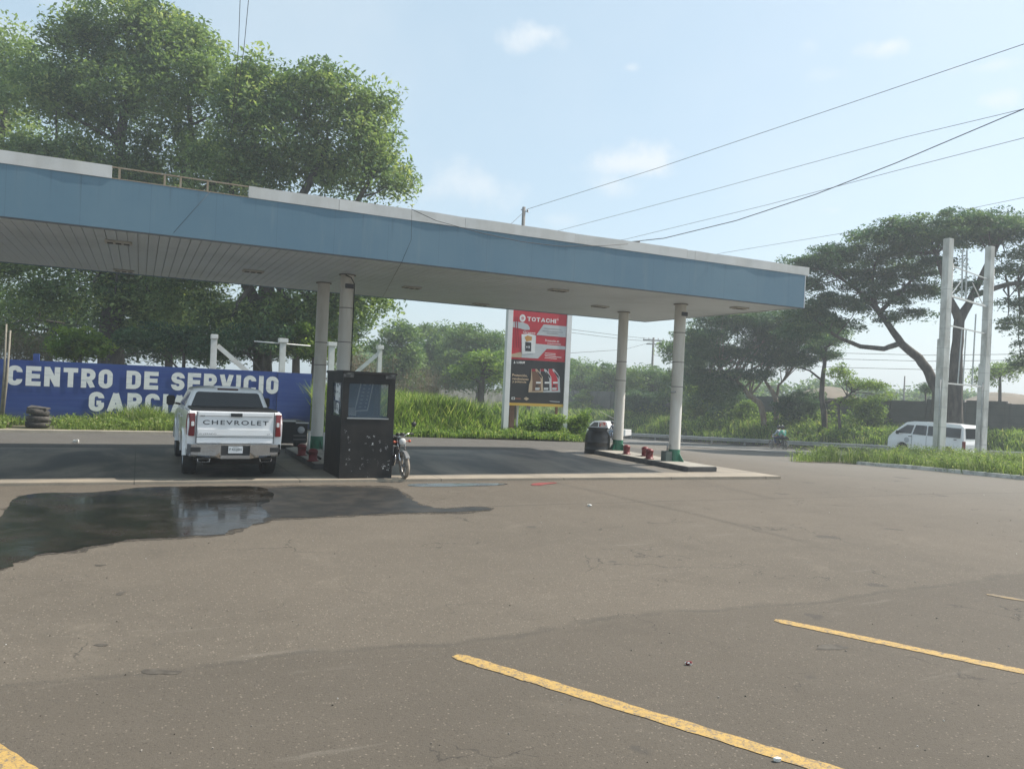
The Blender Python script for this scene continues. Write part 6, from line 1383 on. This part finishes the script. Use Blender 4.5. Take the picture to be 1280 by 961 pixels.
lowcover('verge_weeds', (22.5, 36.2, 6, 27.6, inpoly), 60000, vh, .085, gr_short)
# weeds hanging over the kerb
lowcover('kerb_weeds', (22.6, 27.5, 13.5, 21, lambda a, b_: min((a-p[0]-.15)**2+(b_-p[1]-.1)**2 for p in KUV) < .09 and math.sin(a*7) > 0), 900, lambda a, b_: .16, .06, gr_short)
# mound shapes standing in for the brown dust haze beyond the wall
m_dust = pm('dust_haze_brown', (.19, .155, .115), 1, c2=(.11, .10, .07), scale=.35, var=1, bmp=.5, bscale=2)
def mound(px0, px1, top, Y, seed):
    r = random.Random(seed); bm = bmesh.new(); n = 26; rows = []
    for j in range(7):
        row = []
        for i in range(n):
            t = i/(n-1); px = px0+(px1-px0)*t; e_ = math.sin(math.pi*t)**.6; h = D(px, top, Y).z; q = D(px, 490, Y+ (j-3)*3.2); z = -2.5+(h+2.5)*e_*math.cos((j-3)/3*math.pi/2)**.8*(1+.12*math.sin(t*11+seed))+r.uniform(-.12, .12)
            row.append(bm.verts.new((q.x, q.y, z)))
        rows.append(row)
    for a, b_ in zip(rows[:-1], rows[1:]):
        for i in range(n-1): bm.faces.new((a[i], a[i+1], b_[i+1], b_[i]))
    me = bpy.data.meshes.new('dust_haze_mound'); bm.to_mesh(me); bm.free(); me.materials.append(m_dust)
    for p in me.polygons: p.use_smooth = True
    o = bpy.data.objects.new('dust_haze_mound', me); COL.objects.link(o); o['kind'] = 'structure'
mound(900, 1130, 488, 108, 1); mound(1120, 1450, 494, 108, 4)
# ================================================================ POLES AND WIRES
m_pole = pm('pole_grey', (.16, .155, .15), .8, c2=(.1, .1, .095), scale=2)
up_ = D(655, 259, 46); ub = D(648, 520, 46)
pole = thing('utility_pole', (up_.x, up_.y, 0), 'slim utility pole whose top shows above the canopy roof', 'utility pole')
mb = MB(); mb.tube([(0, 0, -.3), (0, 0, up_.z)], [.17, .1], 12); mb.build('shaft', m_pole, pole)
mb = MB(); mb.tube([(-.18, 0, up_.z-.15), (.3, 0, up_.z-.3)], .03, 6); mb.lathe([(.001, 0), (.05, .01), (.05, .1), (.02, .13), (.001, .13)], (.22, 0, up_.z-.25), 8); mb.build('insulator', steel, pole)
def farpole(px, ytop, Y, lab, arms=True):
    q = D(px, ytop, Y); zb_ = terp(q); t = thing('power_pole' if arms else 'mast', (q.x, q.y, zb_), lab, 'utility pole' if arms else 'mast'); h = q.z-zb_
    mb = MB(); mb.tube([(0, 0, -.3), (0, 0, h)], [.2, .13] if arms else [.12, .08], 8); mb.build('shaft', m_pole, t)
    if arms:
        for zz, l in ((.35, 1.35), (.85, .9)):
            mb = MB(); mb.box((0, 0, h-zz), (l*2, .14, .14)); mb.build('crossarm', m_pole, t)
        for x in (-1.25, -.6, .6, 1.25): mb = MB(); mb.tube([(x, 0, h-.28), (x, 0, h-.02)], .05, 6); mb.build('insulator', steel, t)
    return q
farpole(817, 422, 100, 'distant wooden power pole with crossarms between the two right columns')
farpole(1131, 470, 95, 'thin distant mast standing beyond the grey wall', False)
m_wire = pm('wire_black', (.03, .03, .032), .6)
def wire(pts, lab, r=.012, sub=8, group=None):
    """pts: (px,py,Y); gently smoothed"""
    P3 = [D(*p) for p in pts]; mb = MB(); out = []
    for i in range(len(P3)-1):
        a, b_ = P3[i], P3[i+1]; k = sub if len(P3) == 2 else 3
        for j in range(k): out.append(a.lerp(b_, j/k)+Vector((0, 0, -.0 if len(P3) > 2 else -.012*(a-b_).length*4*(j/k)*(1-j/k)*.25)))
    out.append(P3[-1]); mb.tube(out, r, 5, cap=False); o = mb.build('power_line', m_wire); tag(o, lab, 'cable', group); return o
G_ = 'overhead wires crossing the sky'
wire([(658, 262, 46), (820, 211, 42), (1057, 131, 34), (1290, 52, 27), (1500, -30, 22)], 'topmost overhead wire running from the pole top to the upper right', .013, group=G_)
wire([(655, 265, 46), (640, 279, 44), (600, 300, 40)], 'short wire dropping left from the pole top behind the canopy', .012)
wire([(640, 300, 60), (700, 288, 56), (900, 235, 47), (1130, 172, 38), (1290, 134, 33), (1500, 80, 28)], 'second overhead wire from the top at the middle of the sky', .013, group=G_)
wire([(640, 322, 62), (783, 299, 55), (960, 256, 46), (1130, 211, 38), (1290, 170, 32), (1500, 115, 27)], 'third overhead wire crossing the steeper wire', .013, group=G_)
wire([(782, 303, 24), (830, 298, 23.8), (920, 276, 22.5), (1020, 243, 21), (1120, 204, 19.6), (1257, 146, 18), (1300, 128, 17.6), (1500, 45, 15.5)], 'steeper thick cable rising right from the edge of the canopy roof', .012, group=G_)
wire([(815, 335, 75), (905, 316, 66), (1100, 284, 56), (1290, 245, 46), (1500, 200, 40)], 'lowest overhead wire meeting the umbrella tree top', .014, group=G_)
mb = MB(); a, b_ = D(781, 304, 23.9), D(800, 302, 23.8); mb.tube([a, b_], .025, 6); o = mb.build('cable_splice', black); tag(o, 'dark cable splice just above the canopy edge', 'cable splice')
wire([(301, -25, 30), (298, 60, 33), (291, 140, 37), (284, 168, 39)], 'left of two steep wires hanging into the big trees', .014, group='steep wires over the big trees')
wire([(313, -25, 30), (305, 60, 33), (294, 140, 37), (288, 172, 39)], 'right of two steep wires hanging into the big trees', .014, group='steep wires over the big trees')
for k, (y0, y1, y2) in enumerate(((410, 420, 424), (414, 424, 427), (442, 437, 433))):
    wire([(700, y0, 70), (780, y1, 85), (817, y2-(0 if k < 2 else 6), 100)], ('upper of two close wires right of the billboard', 'lower of two close wires right of the billboard', 'lower slanting wire right of the billboard ending at the distant power pole')[k], .022, group='wires to the distant power pole')
for k, y in enumerate((441, 448.5, 459)):
    wire([(817, y-15, 100), (1040, y, 62), (1160, y+3, 55), (1330, y+1, 50)], ('highest', 'middle', 'lowest')[k]+' of three faint level wires behind the right trees', .017, group='level wires behind the right trees')
# ================================================================ HAZE, WORLD, LIGHT, CAMERA
hz = MB(); hz.bbox((-402, -302, -4.2), (402, 462, 27)); hz = hz.build('haze', None); hz.data.materials.clear()
hm = bpy.data.materials.new('haze_air'); hm.use_nodes = True; nt = hm.node_tree; nt.nodes.clear(); out = nt.nodes.new('ShaderNodeOutputMaterial'); vv_ = nt.nodes.new('ShaderNodeVolumePrincipled')
vv_.inputs['Color'].default_value = (.86, .93, 1, 1); vv_.inputs['Density'].default_value = HAZE; vv_.inputs['Anisotropy'].default_value = .25; nt.links.new(vv_.outputs[0], out.inputs['Volume'])
hz.data.materials.append(hm); hz['kind'] = 'stuff'
sun_v = Vector((U[0]*.92-V[0]*.10, U[1]*.92-V[1]*.10, 1.0)).normalized()
el_, az_ = math.asin(sun_v.z), math.atan2(sun_v.x, sun_v.y)
w = bpy.data.worlds.new('World'); sc.world = w; w.use_nodes = True; nt = w.node_tree; nt.nodes.clear()
wo = nt.nodes.new('ShaderNodeOutputWorld'); bg = nt.nodes.new('ShaderNodeBackground'); sk = nt.nodes.new('ShaderNodeTexSky')
sk.sky_type = 'NISHITA'; sk.sun_disc = False; sk.sun_elevation = el_; sk.sun_rotation = az_; sk.air_density = 1.0; sk.dust_density = SKY_DUST; sk.ozone_density = 1.0; sk.altitude = 0
gv_ = nt.nodes.new('ShaderNodeTexCoord').outputs['Generated']
cl_noise = N(nt, 'ShaderNodeTexNoise'); cl_noise.inputs['Scale'].default_value = 14; cl_noise.inputs['Detail'].default_value = 8; cl_noise.inputs['Roughness'].default_value = .6
nt.links.new(gv_, cl_noise.inputs['Vector'])
tot = None
def dirof(px, py): x, t = ray(px, py); return Vector((x, 1, t)).normalized()
right = Vector((1, 0, 0))
for px, py, rx, ry, st in ((683, 44, 42, 20, .8), (790, 85, 14, 7, .45), (793, 203, 60, 22, .8), (765, 232, 40, 18, .5), (570, 225, 85, 40, .55), (1115, 58, 32, 13, .75), (1010, 55, 18, 15, .3), (1240, 82, 45, 9, .45), (1245, 125, 30, 12, .55), (1040, 262, 25, 10, .4), (1035, 95, 35, 12, .25), (120, 5, 120, 18, .45), (-20, 30, 60, 20, .4), (1265, 262, 25, 10, .5), (700, 275, 40, 12, .3)):
    d0 = dirof(px, py); e1 = Vector((d0.y, -d0.x, 0)).normalized(); e2 = d0.cross(e1).normalized()
    def dot(vec, s):
        m = N(nt, 'ShaderNodeVectorMath', operation='DOT_PRODUCT'); nt.links.new(gv_, m.inputs[0]); m.inputs[1].default_value = vec*s; return m.outputs['Value']
    a = math_n(nt, 'POWER', dot(e1, F/rx), 2); b_ = math_n(nt, 'POWER', dot(e2, F/ry), 2)
    r_ = math_n(nt, 'SQRT', math_n(nt, 'ADD', a, b_)); f = math_n(nt, 'SUBTRACT', 1.0, r_)
    f = math_n(nt, 'ADD', f, math_n(nt, 'MULTIPLY', math_n(nt, 'SUBTRACT', cl_noise.outputs['Fac'], .5), 3.2))
    front = math_n(nt, 'GREATER_THAN', dot(d0, 1), .5)
    f = math_n(nt, 'MULTIPLY', math_n(nt, 'MULTIPLY', ramp(nt, f, -.1, 1.15), st), front)
    tot = f if tot is None else math_n(nt, 'MAXIMUM', tot, f)
# broad veil
veil = ramp(nt, noise(nt, gv_, 2.2, 5, .55), .4, .8, 0, .28)
tot = math_n(nt, 'MAXIMUM', tot, veil)
skc = mix(nt, tot, mix(nt, SKY_PALE, sk.outputs[0], SKY_MILK), SKY_CLOUD)
nt.links.new(skc, bg.inputs[0]); bg.inputs[1].default_value = SKY_STR; nt.links.new(bg.outputs[0], wo.inputs[0])
sl = bpy.data.lights.new('sun', 'SUN'); sl.energy = SUN_STR; sl.angle = R(.7); sl.color = (1, .93, .83); so = bpy.data.objects.new('sun', sl); COL.objects.link(so)
so.rotation_euler = sun_v.to_track_quat('Z', 'Y').to_euler(); so.location = (20, 0, 30)
cd = bpy.data.cameras.new('camera'); cam = bpy.data.objects.new('camera', cd); COL.objects.link(cam); cd.sensor_width = 36; cd.lens = F/1280*36; cd.clip_end = 3000; cd.clip_start = .05
# image up/right axes in world: camera rolled by ROLL, level
right_ = Vector((math.cos(ROLL), 0, math.sin(ROLL))); upv = Vector((-math.sin(ROLL), 0, math.cos(ROLL))); bk = Vector((0, -1, 0))
cam.matrix_world = Matrix(((right_.x, upv.x, bk.x, 0), (right_.y, upv.y, bk.y, 0), (right_.z, upv.z, bk.z, H), (0, 0, 0, 1)))
sc.camera = cam
sc.view_settings.view_transform = 'Standard'; sc.view_settings.look = 'None'; sc.view_settings.gamma = 1; sc.view_settings.exposure = EXPO; sc.view_settings.use_curve_mapping = False
sc.render.engine = 'CYCLES'; sc.cycles.volume_bounces = 0; sc.cycles.max_bounces = 6; sc.cycles.transparent_max_bounces = 12; sc.cycles.volume_step_rate = 5
bpy.context.view_layer.update()
